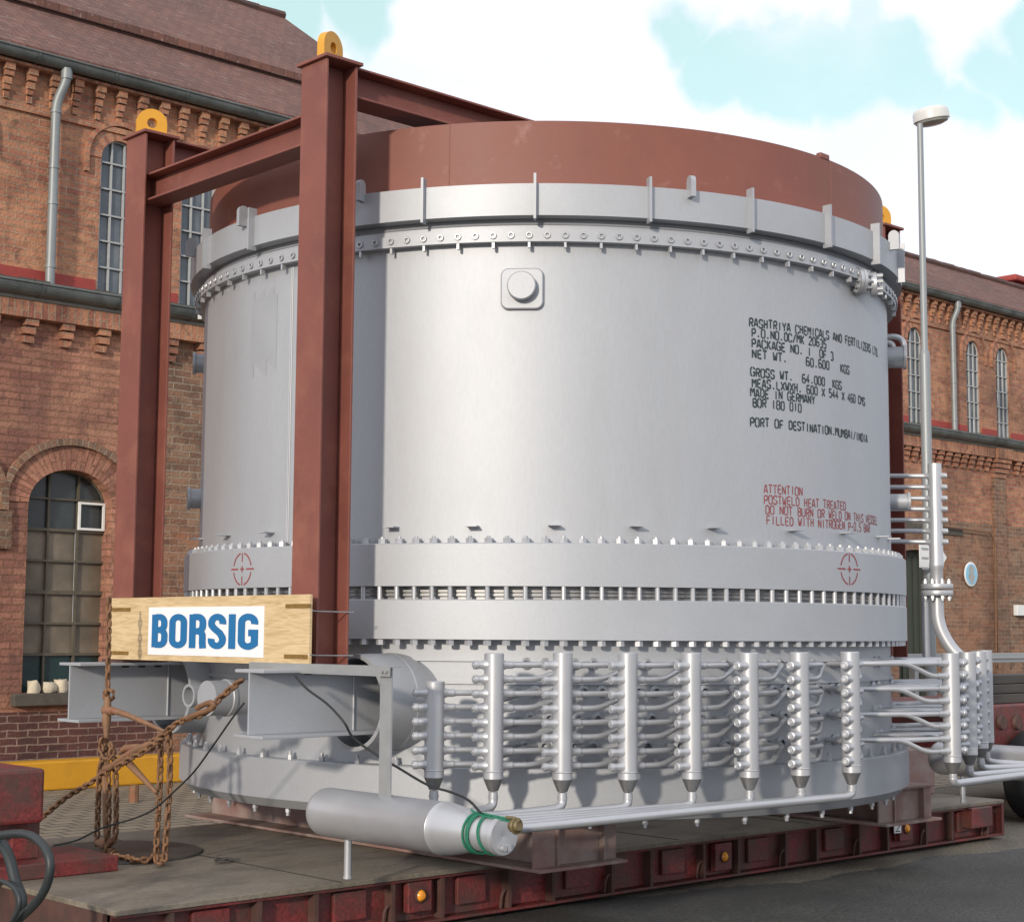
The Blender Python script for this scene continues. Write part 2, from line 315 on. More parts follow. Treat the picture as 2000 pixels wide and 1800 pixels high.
def roof_mat():
    m, n, l, b = new_mat('red_brown_tile'); N = n.new
    uv = N('ShaderNodeUVMap'); uv.uv_map = 'UVMap'
    br = N('ShaderNodeTexBrick'); br.inputs['Scale'].default_value = 1; br.inputs['Brick Width'].default_value = .18; br.inputs['Row Height'].default_value = .15
    br.inputs['Mortar Size'].default_value = .010; br.inputs['Mortar Smooth'].default_value = .6
    br.inputs['Color1'].default_value = (.175, .078, .056, 1); br.inputs['Color2'].default_value = (.125, .056, .042, 1); br.inputs['Mortar'].default_value = (.085, .042, .036, 1)
    l.new(uv.outputs[0], br.inputs['Vector']); c = br.outputs['Color']
    for sc, a, bb, amt, col, st in ((26, .58, .72, .55, (.30, .23, .20), (.35, 1.6, 1)), (1.2, .45, .75, .5, (.055, .032, .028), (1, 1, 1)), (70, .60, .72, .5, (.36, .31, .28), (1, .5, 1))):
        mp = N('ShaderNodeMapping'); mp.inputs['Rotation'].default_value = (0, 0, .5); mp.inputs['Scale'].default_value = st; l.new(uv.outputs[0], mp.inputs['Vector'])
        nz = N('ShaderNodeTexNoise'); nz.inputs['Scale'].default_value = sc*.35; nz.inputs['Detail'].default_value = 7; l.new(mp.outputs[0], nz.inputs['Vector'])
        r = N('ShaderNodeMapRange'); r.inputs['From Min'].default_value = a; r.inputs['From Max'].default_value = bb; r.inputs['To Max'].default_value = amt; l.new(nz.outputs['Fac'], r.inputs['Value'])
        x = N('ShaderNodeMix'); x.data_type = 'RGBA'; l.new(r.outputs[0], x.inputs['Factor']); l.new(c, x.inputs['A']); x.inputs['B'].default_value = (*col, 1); c = x.outputs['Result']
    l.new(c, b.inputs['Base Color']); b.inputs['Roughness'].default_value = .85
    bp = N('ShaderNodeBump'); bp.inputs['Strength'].default_value = .5; bp.inputs['Distance'].default_value = .02; bp.invert = True
    l.new(br.outputs['Fac'], bp.inputs['Height']); l.new(bp.outputs[0], b.inputs['Normal'])
    return m
M['roof'] = roof_mat()
def cobble_mat():
    m, n, l, b = new_mat('cobblestone'); N = n.new
    geo = N('ShaderNodeNewGeometry')
    br = N('ShaderNodeTexBrick'); br.inputs['Scale'].default_value = 1; br.inputs['Brick Width'].default_value = .24; br.inputs['Row Height'].default_value = .17; br.inputs['Mortar Size'].default_value = .016
    br.inputs['Mortar Smooth'].default_value = .4
    br.inputs['Color1'].default_value = (.27, .225, .165, 1); br.inputs['Color2'].default_value = (.20, .17, .125, 1); br.inputs['Mortar'].default_value = (.085, .075, .058, 1)
    l.new(geo.outputs['Position'], br.inputs['Vector']); l.new(br.outputs['Color'], b.inputs['Base Color']); b.inputs['Roughness'].default_value = .8
    bp = N('ShaderNodeBump'); bp.inputs['Strength'].default_value = .7; bp.inputs['Distance'].default_value = .02; bp.invert = True
    l.new(br.outputs['Fac'], bp.inputs['Height']); l.new(bp.outputs[0], b.inputs['Normal'])
    return m
M['cobble'] = cobble_mat()
M['asphalt'] = mat('old_asphalt', (.150, .132, .100), .85, 0, var=.2, nscale=2.5, stain=(.085, .078, .065), stain_amt=.7, stain_scale=1.4, thr=(.5, .7), bump=.8, bscale=60, fine=.45, fscale=42)
M['asphaltdark'] = mat('dark_asphalt', (.060, .061, .056), .66, 0, var=.16, nscale=3, stain=(.042, .043, .041), stain_amt=.75, stain_scale=1.1, thr=(.46, .62), bump=.8, bscale=60, fine=.55, fscale=42)

# ------------------------------------------------------------------ ground
m = MB(); m.quad((-250, -250, 0), (350, -250, 0), (350, 350, 0), (-250, 350, 0)); struct(m.build('ground', M['asphalt'], smooth=False))
m = MB(); m.quad((-20, 9.9, .004), (60, 9.9, .004), (60, 15.95, .004), (-20, 15.95, .004)); struct(m.build('cobbled_yard', M['cobble'], smooth=False))
# darker road surface with a ragged edge, on the near side
edge = [atZ(x, y, 0) for x, y in ((-600, 2300), (200, 1960), (820, 1815), (1000, 1780), (1180, 1760), (1350, 1742), (1480, 1722), (1600, 1712), (1800, 1685), (2000, 1655), (2300, 1625), (2700, 1590))]
pts = []
for a, b in zip(edge[:-1], edge[1:]):
    for k in range(14):
        p = a.lerp(b, k/14); pts.append((p.x + random.uniform(-.01, .01), p.y + .10*sin(p.x*1.9) + .05*sin(p.x*5.3+1) + random.uniform(-.025, .025), .004))
pts.append(tuple(edge[-1]))
m = MB()
for a, b in zip(pts[:-1], pts[1:]): m.quad((a[0], -60, .004), (b[0], -60, .004), (b[0], b[1], .004), (a[0], a[1], .004))
struct(m.build('road', M['asphaltdark'], smooth=False))

# ------------------------------------------------------------------ brick factory hall
K = 15.97/15.87
YB = 15.97; YU = YB + .245
hall = thing('factory_hall', 'long two-storey orange brick factory hall with arched windows and red tiled roof', 'building', (20, YB, 0))
def X87(v): return v*K
def XU(v): return v*YU/15.87
def wall_panel(mb, Y, x0, x1, z0, z1, ops=(), reveal=.2, n=14):
    def q(a, b, c, d): mb.quad((a, Y, c), (b, Y, c), (b, Y, d), (a, Y, d), [(a, c), (b, c), (b, d), (a, d)])
    x = x0
    for xc, w, zb, zs, rise in sorted(ops):
        a, b = xc-w/2, xc+w/2
        if a > x: q(x, a, z0, z1)
        if zb > z0: q(a, b, z0, zb)
        arc = [(xc - w/2*cos(pi*k/n), zs + rise*sin(pi*k/n)) for k in range(n+1)]
        for (xa, za), (xb, zb2) in zip(arc[:-1], arc[1:]):
            mb.quad((xa, Y, za), (xb, Y, zb2), (xb, Y, z1), (xa, Y, z1), [(xa, za), (xb, zb2), (xb, z1), (xa, z1)])
            mb.quad((xa, Y, za), (xb, Y, zb2), (xb, Y+reveal, zb2), (xa, Y+reveal, za), [(0, xa), (0, xb), (reveal, xb), (reveal, xa)])
        for xs in (a, b): mb.quad((xs, Y, zb), (xs, Y, zs), (xs, Y+reveal, zs), (xs, Y+reveal, zb), [(0, zb), (0, zs), (reveal, zs), (reveal, zb)])
        mb.quad((a, Y, zb), (b, Y, zb), (b, Y+reveal, zb), (a, Y+reveal, zb), [(a, 0), (b, 0), (b, reveal), (a, reveal)])
        x = b
    q(x, x1, z0, z1)
def ubox(mb, x0, x1, y0, y1, z0, z1, soldier=False):          # box with brick coordinates
    u = (lambda a, b: (b, a)) if soldier else (lambda a, b: (a, b))
    mb.quad((x0, y0, z0), (x1, y0, z0), (x1, y0, z1), (x0, y0, z1), [u(x0, z0), u(x1, z0), u(x1, z1), u(x0, z1)])
    mb.quad((x0, y0, z0), (x1, y0, z0), (x1, y1, z0), (x0, y1, z0), [(x0, y0), (x1, y0), (x1, y1), (x0, y1)])
    mb.quad((x0, y0, z1), (x1, y0, z1), (x1, y1, z1), (x0, y1, z1), [(x0, y0), (x1, y0), (x1, y1), (x0, y1)])
    for x in (x0, x1): mb.quad((x, y0, z0), (x, y1, z0), (x, y1, z1), (x, y0, z1), [(y0, z0), (y1, z0), (y1, z1), (y0, z1)])
def arch_ring(mb, xc, zs, rx, rz, th, Y, proud, leg=0, n=22):
    y0, y1 = Y-proud, Y+.02
    P = []; s = 0; last = None
    if leg: P.append((xc-rx, xc-rx-th, zs-leg, zs-leg, -leg))
    for k in range(n+1):
        a = pi*k/n; xi, zi = xc-rx*cos(a), zs+rz*sin(a); xo, zo = xc-(rx+th)*cos(a), zs+(rz+th)*sin(a)
        if last: s += sqrt((xo-last[0])**2+(zo-last[1])**2)
        last = (xo, zo); P.append((xi, xo, zi, zo, s))
    if leg: P.append((xc+rx, xc+rx+th, zs-leg, zs-leg, s+leg))
    for a, b in zip(P[:-1], P[1:]):
        mb.quad((a[0], y0, a[2]), (b[0], y0, b[2]), (b[1], y0, b[3]), (a[1], y0, a[3]), [(0, a[4]), (0, b[4]), (th, b[4]), (th, a[4])])
        mb.quad((a[1], y0, a[3]), (b[1], y0, b[3]), (b[1], y1, b[3]), (a[1], y1, a[3]), [(0, a[4]), (0, b[4]), (.1, b[4]), (.1, a[4])])
        mb.quad((a[0], y0, a[2]), (b[0], y0, b[2]), (b[0], y1, b[2]), (a[0], y1, a[2]), [(0, a[4]), (0, b[4]), (.1, b[4]), (.1, a[4])])
    for p in (P[0], P[-1]): mb.quad((p[0], y0, p[2]), (p[1], y0, p[3]), (p[1], y1, p[3]), (p[0], y1, p[2]), [(0, 0), (th, 0), (th, .1), (0, .1)])
zLG = atY(0, 546, YB-.18).z               # lower gutter axis
zUG = atY(0, 86, YU-.2).z                # upper gutter axis
zFR1 = atY(0, 579, YB-.1).z; zFR0 = atY(0, 613, YB-.1).z
XL, XR = 1.5, 42.0
# upper wall (clerestory)
ups = []
for k in range(-1, 8):
    for s in (-.515, .515): ups.append(XU(9.42 + 2.935*k + s))
uw, uzs = .47, atY(1902, 690, YU).z
uops = [(x, uw, zLG-.05, uzs, .235) for x in ups]
zUF1 = zUG - .10; zUF0 = atY(22, 122, YU-.1).z
m = MB(); wall_panel(m, YU, XL, XR, zLG-.12, zUF1+.1, uops, .07)
for x in ups: arch_ring(m, x, uzs, uw/2, .235, .15, YU, .012)
m.build('upper_wall', M['brick'], hall, smooth=False)
m = MB()
for x in ups: arch_ring(m, x, uzs, uw/2+.165, .235+.165, .048, YU, .045, leg=.19)
ubox(m, XL, XR, YU-.035, YU+.01, atY(119, 231, YU).z-.03, atY(119, 231, YU).z+.03)
m.build('window_hood', M['brick'], hall, smooth=False)
m = MB(); ubox(m, XL, XR, YU-.13, YU+.01, zUF0, zUF1, True)
dx = X87(9.42)/1; sp = (XU(2.935))/11.0; x = XU(8.07) - sp*12
while x < XR:
    w = .054
    for i, (pr_, h) in enumerate(((.11, .074), (.088, .074), (.066, .074), (.044, .074), (.026, .074))):
        jx = random.uniform(-.006, .006); ubox(m, x-w+.006*i+jx, x+w-.006*i+jx, YU-pr_, YU+.01, zUF0-.003-(i+1)*h+.014*(i % 2), zUF0-.003-i*h)
    x += sp
m.build('upper_cornice', M['brick'], hall, smooth=False)
for x in ups:
    zb = zLG-.05
    n = 14; arc = [(x - uw/2*cos(pi*k/n), uzs + .235*sin(pi*k/n)) for k in range(n+1)]
    f = MB(); yy = YU+.045
    for t in (-.08, .08):
        zt = uzs + .235*sqrt(max(0, 1-(t/(uw/2))**2)); f.box(x+t-.010, x+t+.010, yy-.012, yy+.012, zb, zt)
    z = zb+.18
    while z < uzs+.17:
        hw = uw/2 if z < uzs else uw/2*sqrt(max(0, 1-((z-uzs)/.235)**2))
        f.box(x-hw, x+hw, yy-.016, yy+.010, z-.009, z+.009); z += .30
    for (xa, za), (xb, zb2) in zip(arc[:-1], arc[1:]): f.tube([(xa, yy, za), (xb, yy, zb2)], .016, 6, False)
    for s in (-1, 1): f.box(x+s*(uw/2-.012)-.012, x+s*(uw/2-.012)+.012, yy-.016, yy+.016, zb, uzs)
    fo = f.build('window', M['frame'], hall, smooth=False)
    g = MB(); zz = [zb, zb+.18]; rnd = random.Random(int(x*100))
    while zz[-1] + .30 < uzs-.02: zz.append(zz[-1]+.30)
    for c0_, c1_ in ((-uw/2, -.08), (-.08, .08), (.08, uw/2)):
        for za, zb2 in zip(zz[:-1], zz[1:]):
            j = [rnd.uniform(-.0035, .0035) for _ in range(3)]; g.quad((x+c0_, yy+.02+j[0], za), (x+c1_, yy+.02+j[1], za), (x+c1_, yy+.02+j[1]+j[2], zb2), (x+c0_, yy+.02+j[0]+j[2], zb2))
    g.add([(px, yy+.02, pz) for px, pz in [(x+uw/2, zz[-1]), (x-uw/2, zz[-1])] + arc], [tuple(range(len(arc)+2))])
    g.build('pane', M['glass'], fo, smooth=False)
# red painted flashing band and little lead ledge at the foot of the upper wall
m = MB(); xs = XL
for x in ups + [None]:
    e = XR if x is None else x-uw/2-.03
    m.box(xs, e, YU-.02, YU+.01, zLG-.03, zLG+.26)
    xs = 0 if x is None else x+uw/2+.03
m.build('red_flashing', M['redband'], hall, smooth=False)
m = MB(); random.seed(3); xx = XL
while xx < XR:
    m.box(xx, xx+.17, YU-.30, YU+.02, zLG+.02, zLG+.075+random.uniform(0, .02)); xx += .18
m.build('tile_ledge', M['sill'], hall, smooth=False)
# lower wall
zsill = atY(100, 1352, YB).z
lw = X87(.975); lxc = X87(8.455); lzs = atY(135, 985, YB).z; lrise = atY(135, 917, YB).z - lzs
lops = [(lxc, lw, zsill, lzs, lrise), (lxc-X87(1.55), lw, zsill, lzs, lrise)]
XG = X87(9.58)
zband = atY(100, 1388, YB).z
m = MB(); wall_panel(m, YB, XL, XG, zband, zLG-.1, lops, .24)
for o in lops: arch_ring(m, o[0], lzs, lw/2, lrise, .26, YB, .012)
m.build('lower_wall', M['brickred'], hall, smooth=False)
m = MB()
for i, o in enumerate(lops): arch_ring(m, o[0], lzs, lw/2+.26, lrise+.26, .074, YB, .055+.006*i, leg=.10)
for xx in (lxc-X87(.775), ): ubox(m, xx-.09, xx+.09, YB-.05, YB+.01, lzs-.50, lzs-.11)
m.build('arch_moulding', M['brickgrey'], hall, smooth=False)
m = MB(); wall_panel(m, YB, XL, XG+.0, 0, zband); m.build('base_course', M['brickdark'], hall, smooth=False)
zmid = atY(1900, 1020, YB).z
door = (atY(1800, 1100, YB).x, 1.5, 0, atY(1850, 1090, YB).z, .12)
m = MB(); wall_panel(m, YB, XG, XG+3, 0, zLG-.1); wall_panel(m, YB, XG+3, XR, 0, zmid, [door], .3)
m.build('lower_wall', M['brickgrey'], hall, smooth=False)
m = MB(); wall_panel(m, YB, XG+3, XR, zmid, zLG-.1); m.build('lower_wall', M['brick'], hall, smooth=False)
m = MB(); px0, px1 = atY(1938, 1000, YB).x, atY(1960, 1000, YB).x
ubox(m, px0, px1, YB-.06, YB+.01, 0, zFR0-.02)
m.build('pilaster', M['brickgrey'], hall, smooth=False)
m = MB(); ubox(m, XL, XR, YB-.14, YB+.01, zFR0, zFR1, True)
sp = (atY(195, 650, YB).x - atY(53, 620, YB).x)/2; x = atY(53, 640, YB).x - 3*sp
ubox(m, px0-.06, px1+.06, YB-.20, YB+.01, zFR0, zFR1+.003, True)
for i in range(4): ubox(m, px0-.05+.015*i, px1+.05-.015*i, YB-.17+.03*i, YB+.01, zFR0-.003-(i+1)*.092+.018, zFR0-.003-i*.092)
while x < XR:
    if not (px0-.2 < x < px1+.2):
        for i, (pr_, h) in enumerate(((.115, .088), (.088, .088), (.058, .088))):
            jx = random.uniform(-.008, .008); ubox(m, x-.072+.006*i+jx, x+.072-.006*i+jx, YB-pr_, YB+.01, zFR0-.003-(i+1)*h+.018, zFR0-.003-i*h)
    x += sp if x < XG+3 else sp*.62
m.build('lower_cornice', M['brick'], hall, smooth=False)
# gutters, fascia, down pipes
def gutter(name, Y, z, r, par):
    g = MB(); n = 12; N = 1
    for (ra, sgn) in ((r, 1),):
        for k in range(n):
            a, b = pi + pi*k/n, pi + pi*(k+1)/n
            g.quad((XL, Y+ra*cos(a), z+ra*sin(a)), (XR, Y+ra*cos(a), z+ra*sin(a)), (XR, Y+ra*cos(b), z+ra*sin(b)), (XL, Y+ra*cos(b), z+ra*sin(b)))
    g.tube([(XL, Y-r-.004, z), (XR, Y-r-.004, z)], .014, 8)
    xx = XL
    while xx < XR:
        g.lathe([(r+.004, 0), (r+.010, 0), (r+.010, .03), (r+.004, .03)], 24, (xx, Y, z), (1, 0, 0), True) if False else g.add(
            [(xx+dx_, Y+(r+.007)*cos(pi+pi*k/12), z+(r+.007)*sin(pi+pi*k/12)) for dx_ in (0, .03) for k in range(13)], [(k, k+1, 14+k, 13+k) for k in range(12)])
        xx += .92
    return g.build(name, M['zinc'], par)
gutter('lower_gutter', YB-.18, zLG, .12, hall); gutter('upper_gutter', YU-.18, zUG, .094, hall)
m = MB(); m.box(XL, XR, YB-.15, YB+.28, zFR1+.004, zFR1+.05); m.box(XL, XR, YB-.10, YU-.32, zFR1+.05, zLG+.02); m.build('fascia', M['concrete'], hall, smooth=False)
for xx in (XU(8.06), XU(25.66)):
    y = YU-.14; t = MB()
    t.tube(bend([(xx+.07, YU-.20, zUG-.08), (xx+.07, YU-.20, zUG-.22), (xx, y+.02, zUG-.46), (xx, y+.02, zLG+.10)], .1), .052, 16)
    dp = t.build('down_pipe', M['pipezinc'], hall)
    for z in (zUG-.58, zUG-1.2, zUG-1.6, zUG-2.3): c = MB(); c.lathe([(.052, 0), (.060, 0), (.060, .03), (.052, .03)], 16, (xx, y+.02, z), (0, 0, 1)); c.build('pipe_collar', M['pipezinc'], dp)
    c = MB(); c.lathe([(.052, 0), (.062, 0), (.062, .09), (.052, .09)], 16, (xx+.07, YU-.20, zUG-.20), (0, 0, 1)); c.build('pipe_collar', M['pipezinc'], dp)
# lower window
for wi, o in enumerate(lops):
    xc = o[0]; n = 16; yy = YB+.17
    arc = [(xc - lw/2*cos(pi*k/n), lzs + lrise*sin(pi*k/n)) for k in range(n+1)]
    f = MB(); dz = lambda py: atY(135, py, YB+.17).z
    for t in (-lw/6-.01, lw/6+.01): f.box(xc+t-.012, xc+t+.012, yy-.015, yy+.015, zsill, lzs+lrise*sqrt(1-(t/(lw/2))**2)-.005)
    for py, hgt in ((976, .010), (1036, .016), (1096, .012), (1157, .02), (1217, .012), (1277, .014)): f.box(xc-lw/2, xc+lw/2, yy-.02, yy+.012, dz(py)-hgt, dz(py)+hgt)
    for (xa, za), (xb, zb2) in zip(arc[:-1], arc[1:]): f.tube([(xa, yy, za), (xb, yy, zb2)], .02, 6, False)
    fo = f.build('window', M['framedark'], hall, smooth=False)
    zg, zm_ = dz(1277), dz(1036)
    g = MB(); g.quad((xc-lw/2, yy+.02, zsill), (xc+lw/2, yy+.02, zsill), (xc+lw/2, yy+.02, zg), (xc-lw/2, yy+.02, zg)); g.build('pane', M['glassgreen'], fo, smooth=False)
    g = MB()
    for i in range(3):
        for j in range(4):
            za, zb_ = zg+(zm_-zg)*j/4, zg+(zm_-zg)*(j+1)/4; ta = random.uniform(-.004, .004)
            g.quad((xc-lw/2+lw*i/3, yy+.02+ta, za), (xc-lw/2+lw*(i+1)/3, yy+.02-ta, za), (xc-lw/2+lw*(i+1)/3, yy+.02-ta, zb_), (xc-lw/2+lw*i/3, yy+.02+ta, zb_))
    g.build('pane', M['glassbrown'], fo, smooth=False)
    g = MB(); up_ = [(px, yy+.02, pz) for px, pz in arc]; g.add([(xc+lw/2, yy+.02, zm_), (xc-lw/2, yy+.02, zm_)] + up_, [tuple(range(len(up_)+2))]); g.build('pane', M['glassdark'], fo, smooth=False)
    if wi == 0:
        x0, x1, z0, z1 = xc+lw/6+.0, xc+lw/2-.01, dz(1034), dz(979); c = MB()
        for a in ((x0, x1, z0, z0+.025), (x0, x1, z1-.025, z1), (x0, x0+.025, z0+.025, z1-.025), (x1-.025, x1, z0+.025, z1-.025)): c.box(a[0], a[1], yy-.045, yy-.021, a[2], a[3])
        c.build('casement', M['framewhite'], fo, smooth=False)
    s = MB(); s.box(xc-lw/2-.12, xc+lw/2+.12, YB-.10, YB+.20, zsill-.13, zsill-.004); s.build('window_sill', M['sill'], hall, smooth=False, bevel=.01)
# roof
ze = zUG+.06; ye = YU-.22; yr = 17.52; pitch = radians(35); tp = math.tan(pitch)
def slab(name, x0, x1, y0, z0, y1, th=.09):
    m = MB(); z1 = z0+(y1-y0)*tp; L = (y1-y0)/cos(pitch)
    nseg = 40; rnd = random.Random(4)
    for i in range(nseg):
        a, b = x0+(x1-x0)*i/nseg, x0+(x1-x0)*(i+1)/nseg
        m.quad((a, y0, z0), (b, y0, z0), (b, y1, z1), (a, y1, z1), [(a, 0), (b, 0), (b, L), (a, L)])
    m.quad((x0, y0, z0-th), (x1, y0, z0-th), (x1, y0, z0), (x0, y0, z0), [(x0, 0), (x1, 0), (x1, .1), (x0, .1)])
    m.quad((x0, y0, z0-th), (x1, y0, z0-th), (x1, y1, z1-th), (x0, y1, z1-th), [(x0, 0), (x1, 0), (x1, L), (x0, L)])
    for x in (x0, x1): m.quad((x, y0, z0-th), (x, y0, z0), (x, y1, z1), (x, y1, z1-th), [(0, 0), (0, .1), (L, .1), (L, 0)])
    y2 = y1+(y1-y0)
    m.quad((x0, y1, z1), (x1, y1, z1), (x1, y2, z0), (x0, y2, z0), [(x0, 0), (x1, 0), (x1, L), (x0, L)])
    rid = MB()
    o = m.build(name, M['roof'], hall, smooth=False)
    xx = x0
    while xx < x1: rid.tube([(xx, y1, z1+.01+rnd.uniform(-.008, .008)), (min(xx+.34, x1), y1, z1+.015+rnd.uniform(-.008, .008))], .075, 8); xx += .33
    rid.build('ridge_tiles', M['roof'] if False else M['trailerdark'], o)
    return z1
zr = slab('main_roof', XL, XR, ye, ze, yr)
XM = atY(612, 80, 19.6).x
zt = slab('monitor_roof', XL, XM, yr-.10, zr+.09, 20.4, .10)
m = MB(); zt0 = zr+.02
m.add([(XM-.25, yr, zt0-.3), (XM-.25, 23.2, zt0-.3), (XM-.25, 20.4, zt-.14)], [(0, 1, 2)], [[(0, 0), (6, 0), (3, 2.3)]]); m.build('monitor_gable', M['brickgrey'], hall, smooth=False)
m = MB(); m.box(XR-.01, XR+.25, YB, 22, 0, zUG); m.build('end_wall', M['concrete'], hall, smooth=False)
c = atY(1992, 556, 17.7); m = MB(); m.box(c.x-.3, c.x+3, 17.6, 18.5, c.z-.8, c.z); m.box(c.x-.5, c.x+3.2, 17.5, 18.6, c.z+.003, c.z+.14); m.build('roof_vent', M['redband'], hall, smooth=False, bevel=.04)
# door, lintel, conduit
dxc, dw, _, dzs, drise = door
m = MB(); m.box(dxc-dw/2, dxc+dw/2, YB+.22, YB+.27, 0, dzs+drise)
for i in range(8): m.box(dxc-dw/2+.04+i*dw/8, dxc-dw/2-.04+(i+1)*dw/8, YB+.205, YB+.217, .1, dzs)
m.build('door', M['doorgreen'], hall, smooth=False)
a, b = atY(1843, 1026, YB-.02), atY(1880, 1046, YB-.02); m = MB(); m.box(a.x-1.4, b.x, YB-.03, YB+.02, b.z, a.z); m.build('lintel', M['sill'], hall, smooth=False)
m = MB(); m.tube(bend([atY(x, y, YB-.10) for x, y in ((1836, 1026), (1936, 1040), (1944, 1062), (1946, 1300))], .1), .018, 8); m.build('conduit', M['rustbar'], hall)
a, b = atY(1986, 1181, YB-.08), atY(2006, 1202, YB-.08); m = MB(); m.box(a.x, b.x+.2, YB-.09, YB-.003, b.z, a.z); m.build('junction_box', M['plate'], hall, smooth=False, bevel=.01)
# round blue and white plaque on the wall
pc = atY(1896, 1121, YB-.03); m = MB(); m.lathe([(0, .012), (.215, .012), (.224, .006), (.224, 0)], 40, pc, (0, -1, 0))
pq = m.build('wall_plaque', M['plate']); tag(pq, 'round white and pale blue plaque on the brick wall', 'sign')
m = MB(); m.lathe([(0, .016), (.187, .016), (.187, .0125)], 40, pc, (0, -1, 0)); m.build('blue_field', M['skyblue'], pq)
m = MB(); m.lathe([(0, .02), (.088, .02), (.088, .0165)], 30, pc+Vector((0, 0, .075)), (0, -1, 0)); m.add([tuple(pc+Vector((x, -.018, z))) for x, z in ((-.04, -.165), (.04, -.165), (.12, -.05), (.088, .008), (-.088, .008), (-.12, -.05))], [(0, 1, 2, 3, 4, 5)])
m.build('white_emblem', M['lampglass'], pq)
# yellow kerb barrier along the wall, post, sill stones
z1 = atY(200, 1479, YB-.3).z
m = MB(); m.box(5.2, 11.9, YB-.40, YB-.14, .006, z1); tag(m.build('yellow_barrier', M['yellowbar'], smooth=False, bevel=.02), 'low yellow painted barrier along the foot of the brick wall', 'barrier')
pt = atZ(261, 1566, 0.004); m = MB(); m.lathe([(0, 0), (.05, 0), (.045, .16), (0, .17)], 10, pt); tag(m.build('ground_stake', M['rustbar']), 'short rusty stake in the cobbled yard behind the chains', 'post')
for i, (px, w, h) in enumerate(((67, .14, .125), (97, .155, .105), (120, .14, .13), (140, .12, .115))):
    c = atY(px, 1345, YB-.02); m = MB()
    m.lathe([(0, 0), (w*.45, 0), (w*.52, h*.3), (w*.5, h*.75), (w*.42, h), (0, h*.97)], 9, (c.x, YB+.0, zsill+.0))
    m.v = [(px_+random.uniform(-.012, .012), py2+random.uniform(-.012, .012), pz+(random.uniform(-.012, .012) if pz > zsill+.02 else 0)) for px_, py2, pz in m.v]
    o = m.build('sandstone_block', M['stone'], angle=60)
    tag(o, ('pale sandstone lump at the left end of the window sill', 'small brownish sandstone lump second from left on the sill', 'tall pale sandstone lump third from left on the sill', 'sandstone lump on the window sill nearest the silver beam')[i], 'stone', 'stones on the window sill')

# ------------------------------------------------------------------ the silver vessel
ves = thing('pressure_vessel', 'huge silver painted cylindrical vessel with flanges and pipe headers, lashed on a red low trailer', 'vessel', (CX, CY, 0))
SI, ST = M['silver'], M['silver_tube']
NS = 288; OC = (CX, CY, 0)
def zc(px, py, r): return cyl(px, py, r)[1]
RS, RF = 2.452, 2.55
zT = zc(1050, 236, 2.435); zB1 = zc(1050, 358, 2.556); zB0 = zc(1050, 420, 2.556)
zE2, zE1, zE0 = zc(1050, 437, 2.49), zc(1050, 450, 2.515), zc(1050, 471, 2.515)
zF3, zF2, zF1, zF0 = zc(1020, 1059, RF), zc(1020, 1144, RF), zc(1020, 1170, RF), zc(1020, 1249, RF)
zG1, zG0 = zc(686, 1491, 2.546), zc(1600, 1584, 2.52)
def lat(name, prof, mt, closed=True, par=ves, **k):
    m = MB(); m.lathe(prof, NS, OC, (0, 0, 1), closed); return m.build(name, mt, par, **k)
lat('top_skirt', [(2.400, zB0), (2.435, zB0), (2.435, zT), (2.400, zT)], M['redskirt'])
lat('stiffening_band', [(2.38, zB0), (2.556, zB0), (2.556, zB1), (2.436, zB1+.003), (2.38, zB1)], SI)
lat('eyelet_flange', [(2.40, zE0), (2.515, zE0), (2.515, zE1), (2.492, zE1+.004), (2.492, zE2-.02), (2.485, zE2-.018), (2.485, zE2-.008), (2.492, zE2-.006), (2.47, zE2+.012), (2.462, zB0-.002), (2.40, zB0-.002)], SI)
lat('upper_shell', [(RS, zF3-.01), (RS, zE0+.01)], M['silver_shell'], False)
lat('upper_flange', [(2.30, zF2), (RF, zF2), (RF, zF3-.006), (RF-.006, zF3), (2.30, zF3)], SI)
zg = (zF1+zF2)/2
lat('gasket_ring', [(2.38, zF1-.01), (2.452, zF1-.01), (2.452, zg-.018), (2.475, zg-.018), (2.475, zg-.004), (2.455, zg-.004), (2.455, zg+.004), (2.475, zg+.004), (2.475, zg+.018), (2.452, zg+.018), (2.452, zF2+.01), (2.38, zF2+.01)], M['bare'])
lat('lower_flange', [(2.30, zF0), (RF, zF0), (RF, zF1-.006), (RF-.006, zF1), (2.30, zF1)], SI)
lat('lower_shell', [(2.436, zG1-.02), (2.436, zF0+.01)], SI, False)
lat('bottom_flange', [(2.30, zG0), (2.488, zG0), (2.546, zG0+.055), (2.546, zG1-.006), (2.54, zG1), (2.30, zG1)], SI)
for py in (1290, 1333): lat('shell_rib', [(2.42, zc(1500, py, 2.46)-.008), (2.452, zc(1500, py, 2.46)-.008), (2.452, zc(1500, py, 2.46)+.008), (2.42, zc(1500, py, 2.46)+.008)], SI)
NB = 146
def bolt_row(name, fn, a0=-218, a1=-52, step=360/NB, mt=ST):
    """each bolt, stud or ring a part of its own, turned round the vessel's axis"""
    m = MB(); fn(m, 0.0); m.v = [(x-CX, y-CY, z) for x, y, z in m.v]
    first = m.build(name, mt, angle=30); first.parent = ves; a = a0; o = first
    while a < a1:
        o.rotation_euler = (0, 0, radians(a)); a += step
        if a < a1:
            o = first.copy(); COL.objects.link(o)
def nut(m, a, r, z, up, rad=.025, h=.028, tip=.012):
    s = 1 if up else -1; c = cpt(a, r, z)
    m.lathe([(0, h), (rad, h), (rad, 0)], 6, c, (0, 0, s))
    if tip: m.lathe([(0, h+tip), (.012, h+tip), (.012, h)], 8, c, (0, 0, s))
bolt_row('flange_nut', lambda m, a: nut(m, a, 2.505, zF3, True))
bolt_row('hex_bolt', lambda m, a: nut(m, a, 2.512, zF0, False, .026, .034, 0))
